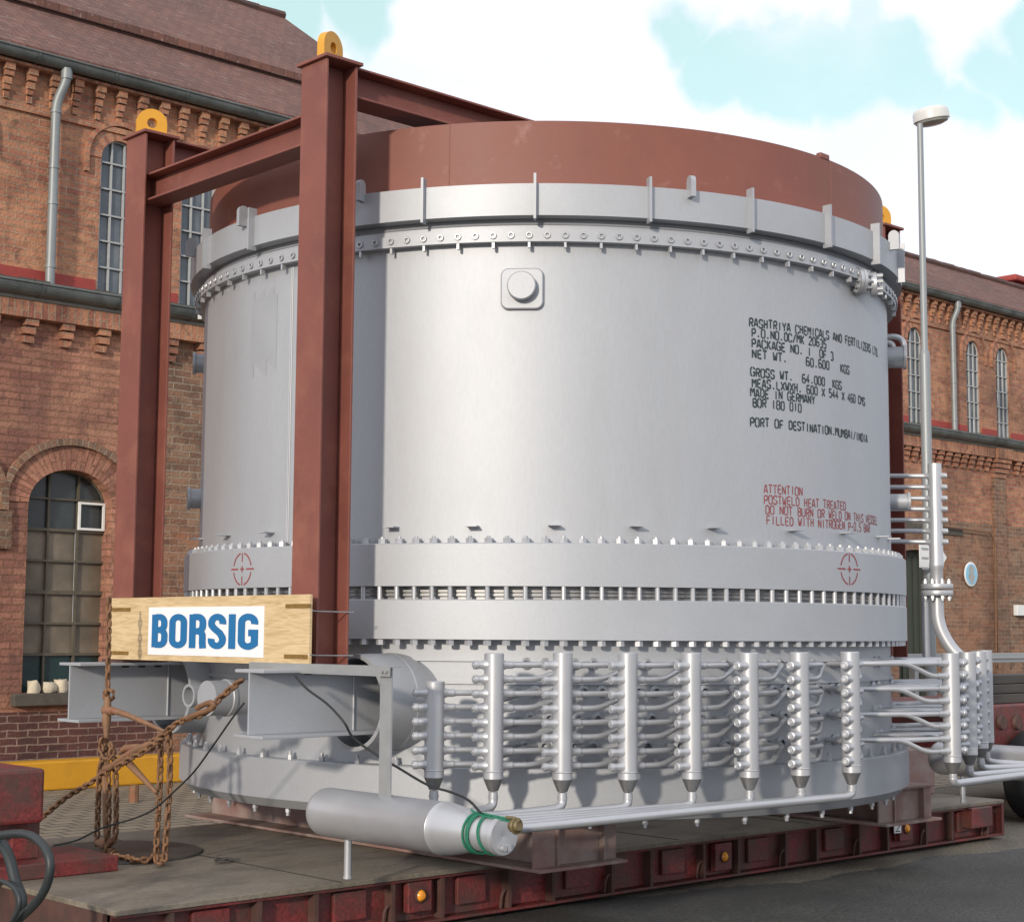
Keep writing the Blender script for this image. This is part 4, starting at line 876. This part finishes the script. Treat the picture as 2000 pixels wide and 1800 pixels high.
# ------------------------------------------------------------------ red transport frame
RD = M['red']
frm = thing('transport_frame', 'red steel frame of columns and beams with yellow lifting lugs around the silver vessel', 'steel frame', (CX, CY, 0))
FX = (5.522, 11.075); zcap = 3.272+H; zcol0 = zst1+.004
CWX, CWY = .225, .245
for x in FX:
    sx = 1 if x < CX else -1
    for y in TY:
        x0, x1, y0, y1 = x-CWX/2, x+CWX/2, y-CWY/2, y+CWY/2; zb = zcol0
        m = MB(); m.box(x0, x0+.016, y0, y1, zb, zcap-.02); m.box(x1-.016, x1, y0, y1, zb, zcap-.02); m.box(x0+.016, x1-.016, y-.006, y+.006, zb, zcap-.02)
        co = m.build('column', RD, frm, smooth=False, bevel=.004)
        m = MB(); m.box(x-.135, x+.135, y-.145, y+.145, zcap-.02, zcap); m.build('cap_plate', RD, co, smooth=False, bevel=.003)
        if x < CX: m = MB(); m.box(x-.17, x+.17, y-.132, y+.132, zb-.002, zb+.016); m.build('base_plate', M['trailerdark'], co, smooth=False)
        # lug points towards the middle of the frame
        dx_, dy_ = CX-x, CY-y; L = sqrt(dx_*dx_+dy_*dy_); ex = Vector((dx_/L, dy_/L, 0)); ez = Vector((-ex.y, ex.x, 0))
        w = .10; top = .185; n = 16; hr = .034; hz = .088
        out = [(w*cos(pi*k/n), top-w*.92+w*.92*sin(pi*k/n)) for k in range(n+1)] + [(-w, 0), (w, 0)]
        ins = [(hr*cos(2*pi*k/24), hz+hr*sin(2*pi*k/24)) for k in range(24)]
        o = Vector((x, y, zcap+.001)) - ez*.024; th_ = .048; m = MB()
        # ring of quads between outline and hole
        def ray_out(ang):
            c, s = cos(ang), sin(ang); best = 9
            for p, q in zip(out, out[1:]+out[:1]):
                x1_, y1_, x2_, y2_ = p[0], p[1]-hz, q[0], q[1]-hz; den = c*(y2_-y1_)-s*(x2_-x1_)
                if abs(den) < 1e-9: continue
                t_ = (x1_*(y2_-y1_)-y1_*(x2_-x1_))/den; u_ = (x1_*s-y1_*c)/den
                if t_ > 0 and -1e-6 <= u_ <= 1+1e-6: best = min(best, t_)
            return (c*best, hz+s*best)
        NA = 48; pi_ = [(hr*cos(2*pi*k/NA), hz+hr*sin(2*pi*k/NA)) for k in range(NA)]; po = [ray_out(2*pi*k/NA) for k in range(NA)]
        P3 = lambda p, d: tuple(o + ex*p[0] + Vector((0, 0, p[1])) + ez*d)
        for k in range(NA):
            j = (k+1) % NA
            for d in (0, th_): m.quad(P3(pi_[k], d), P3(po[k], d), P3(po[j], d), P3(pi_[j], d))
            m.quad(P3(pi_[k], 0), P3(pi_[j], 0), P3(pi_[j], th_), P3(pi_[k], th_)); m.quad(P3(po[k], 0), P3(po[j], 0), P3(po[j], th_), P3(po[k], th_))
        m.build('lifting_lug', M['yellow'], co, smooth=False)
def ibeam(name, p0, p1, h, w, tf=.014, tw=.009, par=frm, mt=RD):
    p0, p1 = Vector(p0), Vector(p1); d = (p1-p0); L = d.length; d.normalize(); s = Vector((-d.y, d.x, 0)); c = (p0+p1)/2; m = MB(); u = Vector((0, 0, 1))
    m.obox(c+u*(h/2-tf/2), d, s, u, L/2, w/2, tf/2); m.obox(c-u*(h/2-tf/2), d, s, u, L/2, w/2, tf/2); m.obox(c, d, s, u, L/2, tw/2, h/2-tf-.0005)
    return m.build(name, mt, par, smooth=False, bevel=.003)
zb_ = (2.992+2.80)/2+H
for x in FX: ibeam('cross_beam', (x+.01, TY[0]+.01, zb_), (x+.01, TY[1]-.01, zb_), .185, .17)
for y in TY: ibeam('long_beam', (FX[0]+CWX/2+.002, y, 3.165+H), (FX[1]-CWX/2-.002, y, 3.165+H), .185, .20)
for x in (9.2, 7.3): ibeam('roof_beam', (x, TY[0]+.102, 3.165+H), (x, TY[1]-.102, 3.165+H), .16, .14)

# ------------------------------------------------------------------ support beams on the deck
DZ = H-1.345
def support(x0, x1, lab):
    y0, y1 = 6.62, 10.28; zt = zG0-.03
    t = thing('support_beam', lab, 'steel beam', ((x0+x1)/2, CY, DZ), 'beams under the vessel')
    m = MB(); m.box(x0, x1, y0, y1, DZ+.005, DZ+.023); m.box(x0, x1, y0+.06, y1-.06, zt-.018, zt); m.build('flange_plates', M['skid'], t, smooth=False, bevel=.003)
    m = MB()
    for xx in (x0+.20, x1-.13): m.box(xx-.007, xx+.007, y0+.06, y1-.06, DZ+.0235, zt-.0185)
    m.build('web_plates', M['skid'], t, smooth=False)
    m = MB()
    for y in (y0+.10, y1-.12): m.box(x0+.21, x1-.14, y, y+.012, DZ+.0235, zt-.0185)
    m.box(x1-.12, x1-.02, y0+.075, y0+.087, DZ+.0235, zt-.0185); m.box(x0+.02, x0+.19, y0+.075, y0+.087, DZ+.0235, zt-.0185)
    m.build('end_stiffener', M['skid'], t, smooth=False)
    m = MB(); m.box(x0+.02, x1-.02, CY-1.2, CY+1.2, zt+.0005, zG0-.001); m.build('packing', M['timber'], t, smooth=False)
    return t
support(6.45, 7.16, 'brown red steel support beam whose end overhangs the trailer beside the small silver tank')
support(9.80, 10.50, 'brown red steel support beam under the right side of the vessel')

# ------------------------------------------------------------------ low loader trailer
tr = thing('low_trailer', 'long low red flatbed trailer with worn grey deck and amber side markers', 'trailer', (8.2, CY, 0))
TX0, TX1, TY0, TY1 = 4.10, 12.22, 7.12, 9.82; RB = H-1.632
TRD = M['trailer']
m = MB(); m.box(TX0, TX1, TY0, TY1, DZ-.028, DZ); m.build('deck', M['deck'], tr, smooth=False, bevel=.004)
for xx in (5.45, 6.8, 8.2, 9.6, 11.0):
    m = MB(); m.box(xx, xx+.012, TY0+.01, TY1-.01, DZ+.0005, DZ+.003); m.build('plate_seam', M['deckdark'], tr, smooth=False)
m = MB(); m.box(TX0+.02, TX1, TY0+.075, TY0+.09, RB+.02, DZ-.029); m.box(TX0+.02, TX1, TY0+.01, TY0+.12, RB, RB+.018); m.box(TX0+.02, TX1, TY0+.012, TY0+.074, DZ-.045, DZ-.0285)
m.box(TX0+.02, TX1, TY1-.09, TY1-.03, RB, DZ-.029); m.build('side_rail', TRD, tr, smooth=False, bevel=.004)
m = MB(); m.box(TX0+.005, TX0+.03, TY0+.13, TY1-.1, RB, DZ-.0285); m.build('end_panel', M['trailerdark'], tr, smooth=False)
m = MB(); m.box(TX1-.03, TX1+.005, TY0+.008, TY1-.03, RB, DZ-.002); m.build('end_panel', TRD, tr, smooth=False)
m = MB(); m.box(TX0+.2, TX1-.2, 7.9, 8.05, RB, DZ-.03); m.box(TX0+.2, TX1-.2, 8.9, 9.05, RB, DZ-.03)
m.build('chassis_beam', M['trailerdark'], tr, smooth=False)
xs = TX0+.32; k = 0
while xs < TX1-.15:
    m = MB(); m.box(xs-.012, xs+.012, TY0+.012, TY0+.074, RB+.019, DZ-.046); m.build('rail_rib', M['trailerdark'], tr, smooth=False)
    xs += .36 if k % 2 else .52; k += 1
xs = TX0+.46; k = 0
while xs < TX1-.4:
    m = MB(); m.box(xs, xs+.22, TY0+.045, TY0+.073, RB+.07, DZ-.06); m.build('stake_pocket', TRD, tr, smooth=False, bevel=.006)
    m = MB(); cx_ = xs+.36
    m.tube(bend([(cx_-.03, TY0+.04, RB+.02), (cx_-.03, TY0+.03, RB+.10), (cx_, TY0+.025, RB+.135), (cx_+.03, TY0+.03, RB+.10), (cx_+.03, TY0+.04, RB+.02)], .035), .009, 10); m.build('lashing_ring', M['trailerdark'], tr)
    xs += .88; k += 1
for px, py in ((822, 1748), (1415, 1672), (1771, 1617)):
    p = atY(px, py, TY0+.008); m = MB(); m.box(p.x-.085, p.x+.085, TY0+.0125, TY0+.06, max(p.z-.09, RB+.03), min(p.z+.09, DZ-.05)); bp_ = m.build('light_panel', TRD, tr, smooth=False, bevel=.005)
    m = MB(); m.lathe([(0, .026), (.018, .024), (.029, .014), (.034, .004), (.034, 0)], 28, (p.x, TY0+.012, p.z), (0, -1, 0)); m.build('marker_light', M['amber'], bp_)
    m = MB(); m.lathe([(.0345, .0), (.041, 0), (.041, .008), (.0345, .012)], 28, (p.x, TY0+.0122, p.z), (0, -1, 0), True); m.build('bezel', M['trailerdark'], bp_)
p = atY(1752, 1614, TY0+.01); m = MB(); m.box(p.x-.045, p.x+.045, TY0+.003, TY0+.010, p.z-.045, p.z+.045); pl_ = m.build('number_plate', M['plate'], tr, smooth=False)
m = MB()
for q in ribbon(G['2'][0] + [G['2'][1][0], G['2'][1][1]] if False else [(.2,4.8),(.8,6),(3,6),(3.9,5),(3.9,4),(.2,0),(4,0)], .9): m.add([(p.x-.028+.056*v.x/4, TY0+.002, p.z-.032+.064*v.y/6) for v in q], [(0, 1, 2, 3)])
m.build('numeral', M['ink'], pl_, smooth=False)
# rear box on the rail
p0, p1 = atY(1895, 1578, TY0-.03), atY(1935, 1612, TY0-.03); m = MB(); m.box(p0.x, p1.x, TY0-.05, TY0+.07, p1.z, p0.z); m.build('tool_box', TRD, tr, smooth=False, bevel=.008)
# raised rear neck
m = MB(); m.box(10.95, TX1-.02, 7.75, 9.3, DZ+.002, atY(1800, 1462, 7.75).z); m.build('rear_neck', M['skid'], tr, smooth=False, bevel=.01)
# turntable plate on the deck
m = MB(); m.lathe([(0, .012), (.50, .012), (.51, .004), (.51, .001)], 60, (5.14, 8.93, DZ), (0, 0, 1)); m.build('turntable_plate', M['deckdark'], tr)
# front gooseneck parts
m = MB(); a = atZ(231, 1700, DZ); m.box(1.5, a.x, a.y, a.y+.55, DZ+.001, DZ+.085); m.build('neck_beam', TRD, tr, smooth=False, bevel=.008)
py_ = a.y+.18
c0, c1 = atY(24, 1600, py_), atY(76, 1690, py_); m = MB(); m.box(c0.x, c1.x, py_, py_+.2, DZ+.086, c0.z+.06); m.build('neck_post', TRD, tr, smooth=False, bevel=.008)
c0, c1 = atY(-120, 1490, py_-.15), atY(86, 1606, py_-.15); m = MB(); m.box(c0.x-.5, c1.x, py_-.15, py_+.55, c1.z, atY(86, 1500, py_-.15).z); m.build('neck_head', TRD, tr, smooth=False, bevel=.02)
def wheel(x, y, r, par, w=.28):
    m = MB(); m.lathe([(r*.6, 0), (r*.93, 0), (r, .04), (r, w-.04), (r*.93, w), (r*.6, w)], 40, (x, y, r), (0, 1, 0), True); o = m.build('tyre', M['tyre'], par)
    m = MB(); m.lathe([(r*.6, .02), (r*.56, .06), (r*.25, .08), (r*.22, .03), (0, .03)], 32, (x, y, r), (0, 1, 0)); m.build('rim', M['trailerdark'], o)
# ------------------------------------------------------------------ second vehicle behind, right edge
tw = thing('rear_trailer', 'red wheeled trailer bogie at the right edge beyond the silver pipes', 'trailer', (14.5, 8.5, 0))
c0, c1 = atY(1927, 1378, 7.75), atY(2060, 1452, 7.75); m = MB(); m.box(c0.x, c1.x+3, 7.75, 9.4, c1.z-.08, c0.z); m.build('body', TRD, tw, smooth=False, bevel=.015)
for px in (1955, 1985): 
    p = atY(px, 1410, 7.745); m = MB(); m.lathe([(0, .03), (.06, .03), (.07, 0)], 16, p, (0, -1, 0)); m.build('coupling', M['trailerdark'], tw)
for i in range(3): wheel(13.62+i*1.05, 7.45, .40, tw)
for i, (py, lab) in enumerate(((1362, 'dark timber balk lying on the red trailer at the right edge, lowest of the pile'), (1350, 'dark timber balk in the middle of the pile at the right edge'), (1339, 'dark timber balk on top of the pile at the right edge'))):
    p = atY(1932, py, 7.9); z0 = c0.z + .003 + i*.085; m = MB(); m.box(p.x-.05+.1*i, p.x+4, 7.9+.06*i, 8.2+.06*i, z0, z0+.08); tag(m.build('timber_balk', M['timber'], smooth=False, bevel=.006), lab, 'timber', 'timbers on the rear trailer')
gr = thing('guard_rail', 'galvanised steel guard rail bar at the right edge in front of the brick wall', 'railing', (18, 13.5, 0))
z = atY(1965, 1284, 13.5); m = MB(); m.box(z.x-3, z.x+8, 13.5, 13.54, z.z-.075, z.z+.075); m.box(z.x-3, z.x+8, 13.47, 13.499, z.z-.015, z.z+.015); m.build('rail', M['galv'], gr, smooth=False, bevel=.006)
for i in range(5):
    m = MB(); m.box(z.x-2.5+2*i, z.x-2.4+2*i, 13.541, 13.64, .005, z.z+.07); m.build('post', M['galv'], gr, smooth=False)

# ------------------------------------------------------------------ sign board
SX = 5.33
bd = thing('sign_board', 'plywood board with a white panel reading BORSIG in blue, tied to the red columns', 'sign', (SX, 8.35, zst1))
y1, y0 = atX(218, 1170, SX).y, atX(606, 1160, SX).y; z0, z1 = atX(603, 1299, SX).z, atX(607, 1160, SX).z
m = MB(); m.box(SX, SX+.016, y0, y1, z0, z1); m.build('plywood_panel', M['wood'], bd, smooth=False)
sa, sb_ = atX(291, 1186, SX-.003), atX(514, 1284, SX-.003)
sa.z = atX(515, 1183, SX-.003).z
m = MB(); m.box(SX-.0032, SX-.0002, sb_.y, sa.y, sb_.z, sa.z); m.build('white_panel', M['white'], bd, smooth=False)
w_, h_ = sa.y-sb_.y, sa.z-sb_.z; m = MB(); sx_ = SX-.0055
def put(polys, x0, x1, th=36.0):                 # letters drawn on a 620 x 275 field, then stretched to the panel
    W_ = x1-x0; HH = 196.0
    for i, (pl, cl) in enumerate(polys):
        pts = [(x0+th/2+u*(W_-th), 40+th/2+v*(HH-th)) for u, v in pl]
        for q in ribbon(pts, th, cl): m.add([(sx_-.0003*i, sa.y-w_*v.x/620, sb_.z+h_*v.y/275) for v in q], [(0, 1, 2, 3)])
def arcp(cx_, cy_, rx, ry, a0, a1, n=10): return [(cx_+rx*cos(radians(a0+(a1-a0)*i/n)), cy_+ry*sin(radians(a0+(a1-a0)*i/n))) for i in range(n+1)]
E_ = .094
oval = arcp(.5, .80, .5, .20, 0, 180, 12) + arcp(.5, .20, .5, .20, 180, 360, 12)
stem = ([(0, -E_), (0, 1+E_)], False)
put([stem, ([(.05, 1.0), (.5, 1.0)] + arcp(.5, .80, .45, .20, 90, 0, 6)[1:] + [(.95, .74)] + arcp(.5, .72, .45, .185, 0, -90, 6)[1:] + [(.05, .535)], False), ([(.05, .535), (.5, .535)] + arcp(.5, .335, .5, .20, 90, 0, 6)[1:] + arcp(.5, .20, .5, .20, 0, -90, 6)[1:] + [(.05, 0)], False)], 22, 114)
put([(oval, True)], 122, 222)
put([stem, ([(.05, 1.0), (.5, 1.0)] + arcp(.5, .80, .47, .20, 90, 0, 6)[1:] + arcp(.5, .70, .47, .20, 0, -90, 6)[1:] + [(.05, .50)], False), ([(.5, .50)] + arcp(.5, .33, .45, .17, 90, 0, 6)[1:] + [(.95, .1), (1.0, -E_)], False)], 234, 328)
put([(arcp(.5, .80, .5, .20, -15, 90, 7) + arcp(.5, .78, .5, .22, 90, 200, 8)[1:] + [(.25, .60), (.75, .44)] + arcp(.5, .22, .5, .22, 20, -90, 8) + arcp(.5, .20, .5, .20, -90, -195, 7)[1:], False)], 336, 432)
put([stem], 444, 475)
put([(arcp(.5, .80, .5, .20, -15, 180, 12) + arcp(.5, .20, .5, .20, 180, 310, 10) + [(1.0, .10), (1.0, .46), (.52, .46)], False)], 492, 594)
m.build('blue_lettering', M['blue'], bd, smooth=False)
for px0, px1, py, py1 in ((219, 254, 1190, 1189), (217, 250, 1274, 1274), (558, 606, 1183, 1186), (555, 600, 1281, 1277)):
    a, b = atX(px0, py, SX-.004), atX(px1, py1, SX-.004); m = MB(); m.box(SX-.006, SX-.0005, b.y, a.y, a.z-.011, a.z+.011); m.build('strap', M['brass'], bd, smooth=False)
for py in (1191, 1278):
    a = atX(604, py, SX-.004); m = MB(); m.tube([a, Vector((5.40, TY[0]-CWY/2-.008, a.z-.005)), Vector((5.66, TY[0]-CWY/2-.008, a.z-.008))], .004, 6); m.build('tie_wire', M['galv'], bd)

# ------------------------------------------------------------------ chains, binders, cables, rope
KX = 5.03
def chain(pts, label, lk=.062, wd=.045, wr=.0092, group='rusty lashing chains'):
    path = smooth_path(pts, 10); m = MB(); d = [0]
    for a, b in zip(path[:-1], path[1:]): d.append(d[-1]+(b-a).length)
    pitch = lk-2*wr*.9; n = max(2, int(d[-1]/pitch)); rnd = random.Random(int(d[-1]*1000))
    def at(s):
        s = min(max(s, 0), d[-1])
        for i in range(len(path)-1):
            if d[i+1] >= s: return path[i].lerp(path[i+1], (s-d[i])/max(d[i+1]-d[i], 1e-9))
        return path[-1]
    for i in range(n):
        a, b = at(i*pitch), at((i+1)*pitch); t = (b-a)
        if t.length < 1e-6: continue
        t.normalize(); s = t.orthogonal().normalized(); s = Matrix.Rotation(rnd.uniform(-.25, .25) + (pi/2 if i % 2 else 0) + .5, 3, t) @ s; nrm = t.cross(s); c = (a+b)/2
        hl = lk/2-wd/2; R_ = wd/2-wr; loop = []
        for k in range(7): an_ = -pi/2+pi*k/6; loop.append(c + t*(hl+R_*cos(an_)) + s*R_*sin(an_))
        for k in range(7): an_ = pi/2+pi*k/6; loop.append(c + t*(-hl+R_*cos(an_)) + s*R_*sin(an_))
        M_ = len(loop); vs = []; fs = []
        for k in range(M_):
            tg = (loop[(k+1) % M_]-loop[k-1]).normalized(); e = tg.cross(nrm)
            for j in range(6): vs.append(loop[k] + e*wr*cos(2*pi*j/6) + nrm*wr*sin(2*pi*j/6))
        for k in range(M_):
            for j in range(6): fs.append((k*6+j, ((k+1) % M_)*6+j, ((k+1) % M_)*6+(j+1) % 6, k*6+(j+1) % 6))
        m.add(vs, fs)
    return tag(m.build('chain', M['rust'], angle=80), label, 'chain', group)
X_ = lambda pts, x=KX: [atX(px, py, x) for px, py in pts]
chain(X_([(213, 1166), (212, 1230), (211, 1300), (210, 1350), (209, 1420), (207, 1475)]), 'rusty chain running up past the left edge of the plywood sign')
chain(X_([(206, 1462), (195, 1500), (192, 1560), (190, 1620), (188, 1664)]), 'leftmost rusty chain strand hanging to the deck below the left turnbuckle')
chain(X_([(208, 1470), (212, 1550), (211, 1620), (206, 1668)], KX-.02), 'rusty chain strand beside the thick upright rod, hanging to the deck')
chain(X_([(224, 1478), (227, 1560), (226, 1620), (222, 1650)]), 'rusty chain strand right of the thick upright rod, hanging to the deck')
chain(X_([(84, 1594), (130, 1556), (180, 1526), (212, 1500)]), 'rusty chain sloping down left to the red trailer neck')
chain(X_([(290, 1452), (318, 1434), (345, 1412), (375, 1400), (402, 1390)], KX-.02) + X_([(435, 1358), (474, 1326)], KX), 'rusty chain sloping up right to the end of the silver beam')
chain(X_([(314, 1432), (313, 1500), (310, 1570), (306, 1640), (305, 1684)]), 'left strand of the rusty chain pair hanging from the sloping chain')
chain(X_([(331, 1428), (332, 1500), (329, 1570), (324, 1640), (321, 1688)]), 'right strand of the rusty chain pair hanging from the sloping chain')
chain(X_([(226, 1500), (250, 1482), (276, 1470), (300, 1452), (322, 1440)], KX-.06), 'short rusty chain running along the sloping ratchet bar')
chain(X_([(200, 1440), (197, 1462), (206, 1482), (220, 1470), (214, 1448)], KX-.05), 'rusty chain loop knotted below the upright turnbuckle')
def onz(px, py): p = atZ(px, py, DZ+.012); p.z = DZ+.026; return p
chain([onz(*q) for q in ((205, 1662), (225, 1668), (215, 1676), (245, 1678), (262, 1684), (290, 1683), (302, 1676), (318, 1684), (308, 1690), (326, 1692))], 'rusty chain end lying in loops on the dark deck plate')
def binder(label, tubs, name='load_binder'):
    t = thing(name, label, 'chain binder', atX(*tubs[0][1][0], KX), 'chain load binders')
    for nm, pts, r in tubs: m = MB(); m.tube(X_(pts, KX-.03), [q*.95 for q in r], 14); m.build(nm, M['rustbar'], t)
    return t
binder('rusty upright turnbuckle with a tapered lever, left of the chains', [('turnbuckle', [(210, 1360), (210, 1372), (209, 1392), (208, 1402), (208, 1440)], [.016, .024, .024, .030, .014]), ('collar', [(205, 1386), (222, 1389)], [.03, .024]), ('lever', [(218, 1386), (250, 1396), (322, 1428)], [.022, .018, .010])])
binder('rusty sloping ratchet bar with a flat lever between the hanging chains', [('ratchet_bar', [(204, 1500), (216, 1498), (232, 1486), (262, 1466), (285, 1456), (298, 1449)], [.014, .024, .022, .024, .022, .012]), ('hook', [(233, 1470), (246, 1460), (270, 1458), (300, 1462)], [.012, .022, .020, .012]), ('lever', [(240, 1480), (252, 1490), (280, 1520), (306, 1548)], [.016, .024, .018, .012])])
m = MB(); m.tube(X_([(199, 1478), (206, 1540), (206, 1600), (209, 1655)], KX+.02), .017, 12); tag(m.build('lashing_rod', M['rustbar']), 'thick rusty upright rod among the left hanging chains', 'rod')
m = MB(); p = X_([(190, 1644), (206, 1650), (222, 1640)]); m.tube(p, [.02, .035, .018], 12); m.tube(X_([(214, 1655), (214, 1690)]), [.022, .026], 12); tag(m.build('anchor_shackle', M['rustbar']), 'rusty anchor shackle on the deck at the foot of the left chains', 'shackle')
m = MB(); p = X_([(205, 1350), (212, 1346), (222, 1350), (222, 1362), (212, 1368), (204, 1362), (205, 1350)]); m.tube(p, .013, 10); tag(m.build('chain_hook', M['rust']), 'rusty hook joining the upright chain to its turnbuckle', 'hook')
m = MB(); p = X_([(366, 1402), (390, 1392), (412, 1384), (418, 1376), (408, 1372), (385, 1382)], KX-.03); m.tube(smooth_path(p, 5), .016, 10); tag(m.build('grab_hook', M['rust']), 'rusty grab hook on the chain in front of the capped silver pipe', 'hook')
m = MB(); m.tube(smooth_path([atX(577, 1320, 5.24), atX(600, 1345, 5.24), atX(640, 1375, 5.25), atX(672, 1410, 5.28), atX(690, 1440, 5.34), atX(730, 1470, 5.42), atX(775, 1497, 5.44), atX(835, 1532, 5.42), atX(880, 1546, 5.38), atX(915, 1562, 5.34), atX(938, 1586, 5.30)]), .0065, 8)
tag(m.build('cable', M['cable']), 'black cable draped from the near silver beam to the small tank', 'cable')
m = MB(); m.tube(smooth_path([atX(477, 1372, 5.02), atX(455, 1400, 5.0), atX(420, 1450, 4.99), atX(380, 1505, 4.98), atX(340, 1545, 4.97), atX(300, 1580, 4.97), atX(260, 1598, 4.97), atX(200, 1616, 4.95), atX(150, 1640, 4.9), atX(105, 1650, 4.85)]), .0055, 8)
tag(m.build('cable', M['cable']), 'thin black cable sagging through the rusty chains to the deck', 'cable')
# rope round the tank neck and the clamp hanging there
yn = atX(928, 1625, TX).y; rnd = random.Random(5); m = MB()
for i in range(5):
    y = yn - .008 - i*.0105 + rnd.uniform(-.003, .003); tl = rnd.uniform(-.10, .10); pts = []
    for k in range(33): a = 2*pi*k/32; pts.append((TX+.0935*cos(a)+rnd.uniform(-.001, .001), y+tl*.10*cos(a), zA+.0935*sin(a)))
    m.tube(pts, .0055, 6)
for dy in (-.115, -.125):
    pts = [(TX+.0905*cos(a), yn+dy+.02*sin(a), zA+.0905*sin(a)) for a in [radians(30+300*k/30) for k in range(31)]]; m.tube(pts, .004, 6)
q = Vector((TX, yn, zA+.095)); e = atX(1000, 1600, TX-.02); m.tube(smooth_path([q+Vector((0, .03, .012)), q, q+Vector((-.02, -.06, .004)), e]), .0055, 6); m.tube(smooth_path([q+Vector((0, -.03, 0)), q+Vector((-.03, -.08, -.005)), e+Vector((0, 0, -.01))]), .0045, 6)
tag(m.build('rope', M['green']), 'green rope wound round the neck of the small silver tank', 'rope')
m = MB(); e = atX(1006, 1612, TX-.03); m.lathe([(0, .03), (.022, .03), (.030, .018), (.030, -.018), (.022, -.03), (0, -.03)], 16, e, (0, -1, .1)); m.tube([e+Vector((0, .06, .035)), e+Vector((0, .0, .034)), e+Vector((0, -.035, .024))], .008, 8); m.ring(e+Vector((0, -.01, 0)), (0, 1, 0), .034, .006, 18, 6)
tag(m.build('clamp', M['olive']), 'rusty olive clamp hanging beside the end cap of the small tank', 'clamp')
m = MB()
for k in range(3): m.ring(onz(432+4*k, 1682-2*k)+Vector((0, 0, -.006)), (.2*k-.2, .1, 1), .03+.01*k, .005, 20, 6)
m.tube(smooth_path([onz(418, 1684), onz(440, 1682), onz(470, 1681)]), .005, 6)
tag(m.build('wire_scrap', M['timber']), 'small tangle of dark wire lying on the trailer deck', 'wire')
hs = [([(-40, 1640), (20, 1628), (62, 1632), (92, 1662), (97, 1705), (78, 1752), (30, 1800), (-20, 1840)], .020, 'dark hose looping in a wide arc at the lower left corner', 3.55),
      ([(-30, 1600), (12, 1660), (30, 1720), (42, 1765), (20, 1830)], .026, 'thick dark hose hanging steeply at the lower left corner', 3.6),
      ([(-30, 1716), (10, 1722), (34, 1742), (36, 1775), (10, 1815), (-20, 1830)], .011, 'thinner dark hose curling at the lower left corner below the others', 3.5)]
for pts, r, lab, xx in hs:
    m = MB(); m.tube(smooth_path([atX(px, py, xx) for px, py in pts]), r, 12); tag(m.build('hose', M['hose']), lab, 'hose', 'hoses at the trailer front')

# ------------------------------------------------------------------ street lamp
LY = 12.0
b = atY(1810, 900, LY); lx = b.x; top = atY(1797, 250, LY); kn = atY(1804, 690, LY).z
lp = thing('street_lamp', 'tall grey street lamp with round head standing behind the vessel', 'street lamp', (lx, LY, 0))
m = MB(); m.lathe([(.075, .004), (.070, kn-.02), (.066, kn), (.046, kn+.06), (.040, top.z+.055), (.0, top.z+.055)], 24, (lx, LY, 0), (0, 0, 1)); m.build('pole', M['lampgrey'], lp)
hc = atY(1819, 232, LY); side = Vector((.729, -.685, 0)); ax = (Vector((0, 0, 1)) - side*.17 - Vector((.685, .729, 0))*.10).normalized()
m = MB(); m.lathe([(0, .16), (.16, .152), (.222, .125), (.243, .085), (.246, -.025), (.0, -.025)], 48, hc, ax); m.build('lamp_head', M['lampwhite'], lp, angle=45)
m = MB(); m.lathe([(.235, -.027), (.215, -.06), (.14, -.088), (0, -.098)], 40, hc, ax); m.build('diffuser', M['lampglass'], lp)
# arrow-shaped sign behind the tall header, fixed to the lamp pole
a, b2 = atY(1795, 1063, LY-.09), atY(1836, 1110, LY-.09); tip = atY(1848, 1092, LY-.09)
sg = thing('arrow_sign', 'white arrow shaped sign on the lamp pole behind the flanged pipe', 'sign', (lx, LY-.09, b2.z))
zc_ = (a.z+b2.z)/2; m = MB(); m.prism([(a.x, a.z), (b2.x, a.z), (tip.x, zc_), (b2.x, b2.z), (a.x, b2.z)], (0, LY-.10, 0), (1, 0, 0), (0, 0, 1), (0, 1, 0), .012); m.build('sign_plate', M['plate'], sg, smooth=False)
m = MB()
for z in (.16, .09, -.02, -.14): m.box(a.x+.04, a.x+.20, LY-.1025, LY-.1005, zc_+z*1.1-.018, zc_+z*1.1+.012)
m.build('sign_lines', M['galv'], sg, smooth=False)
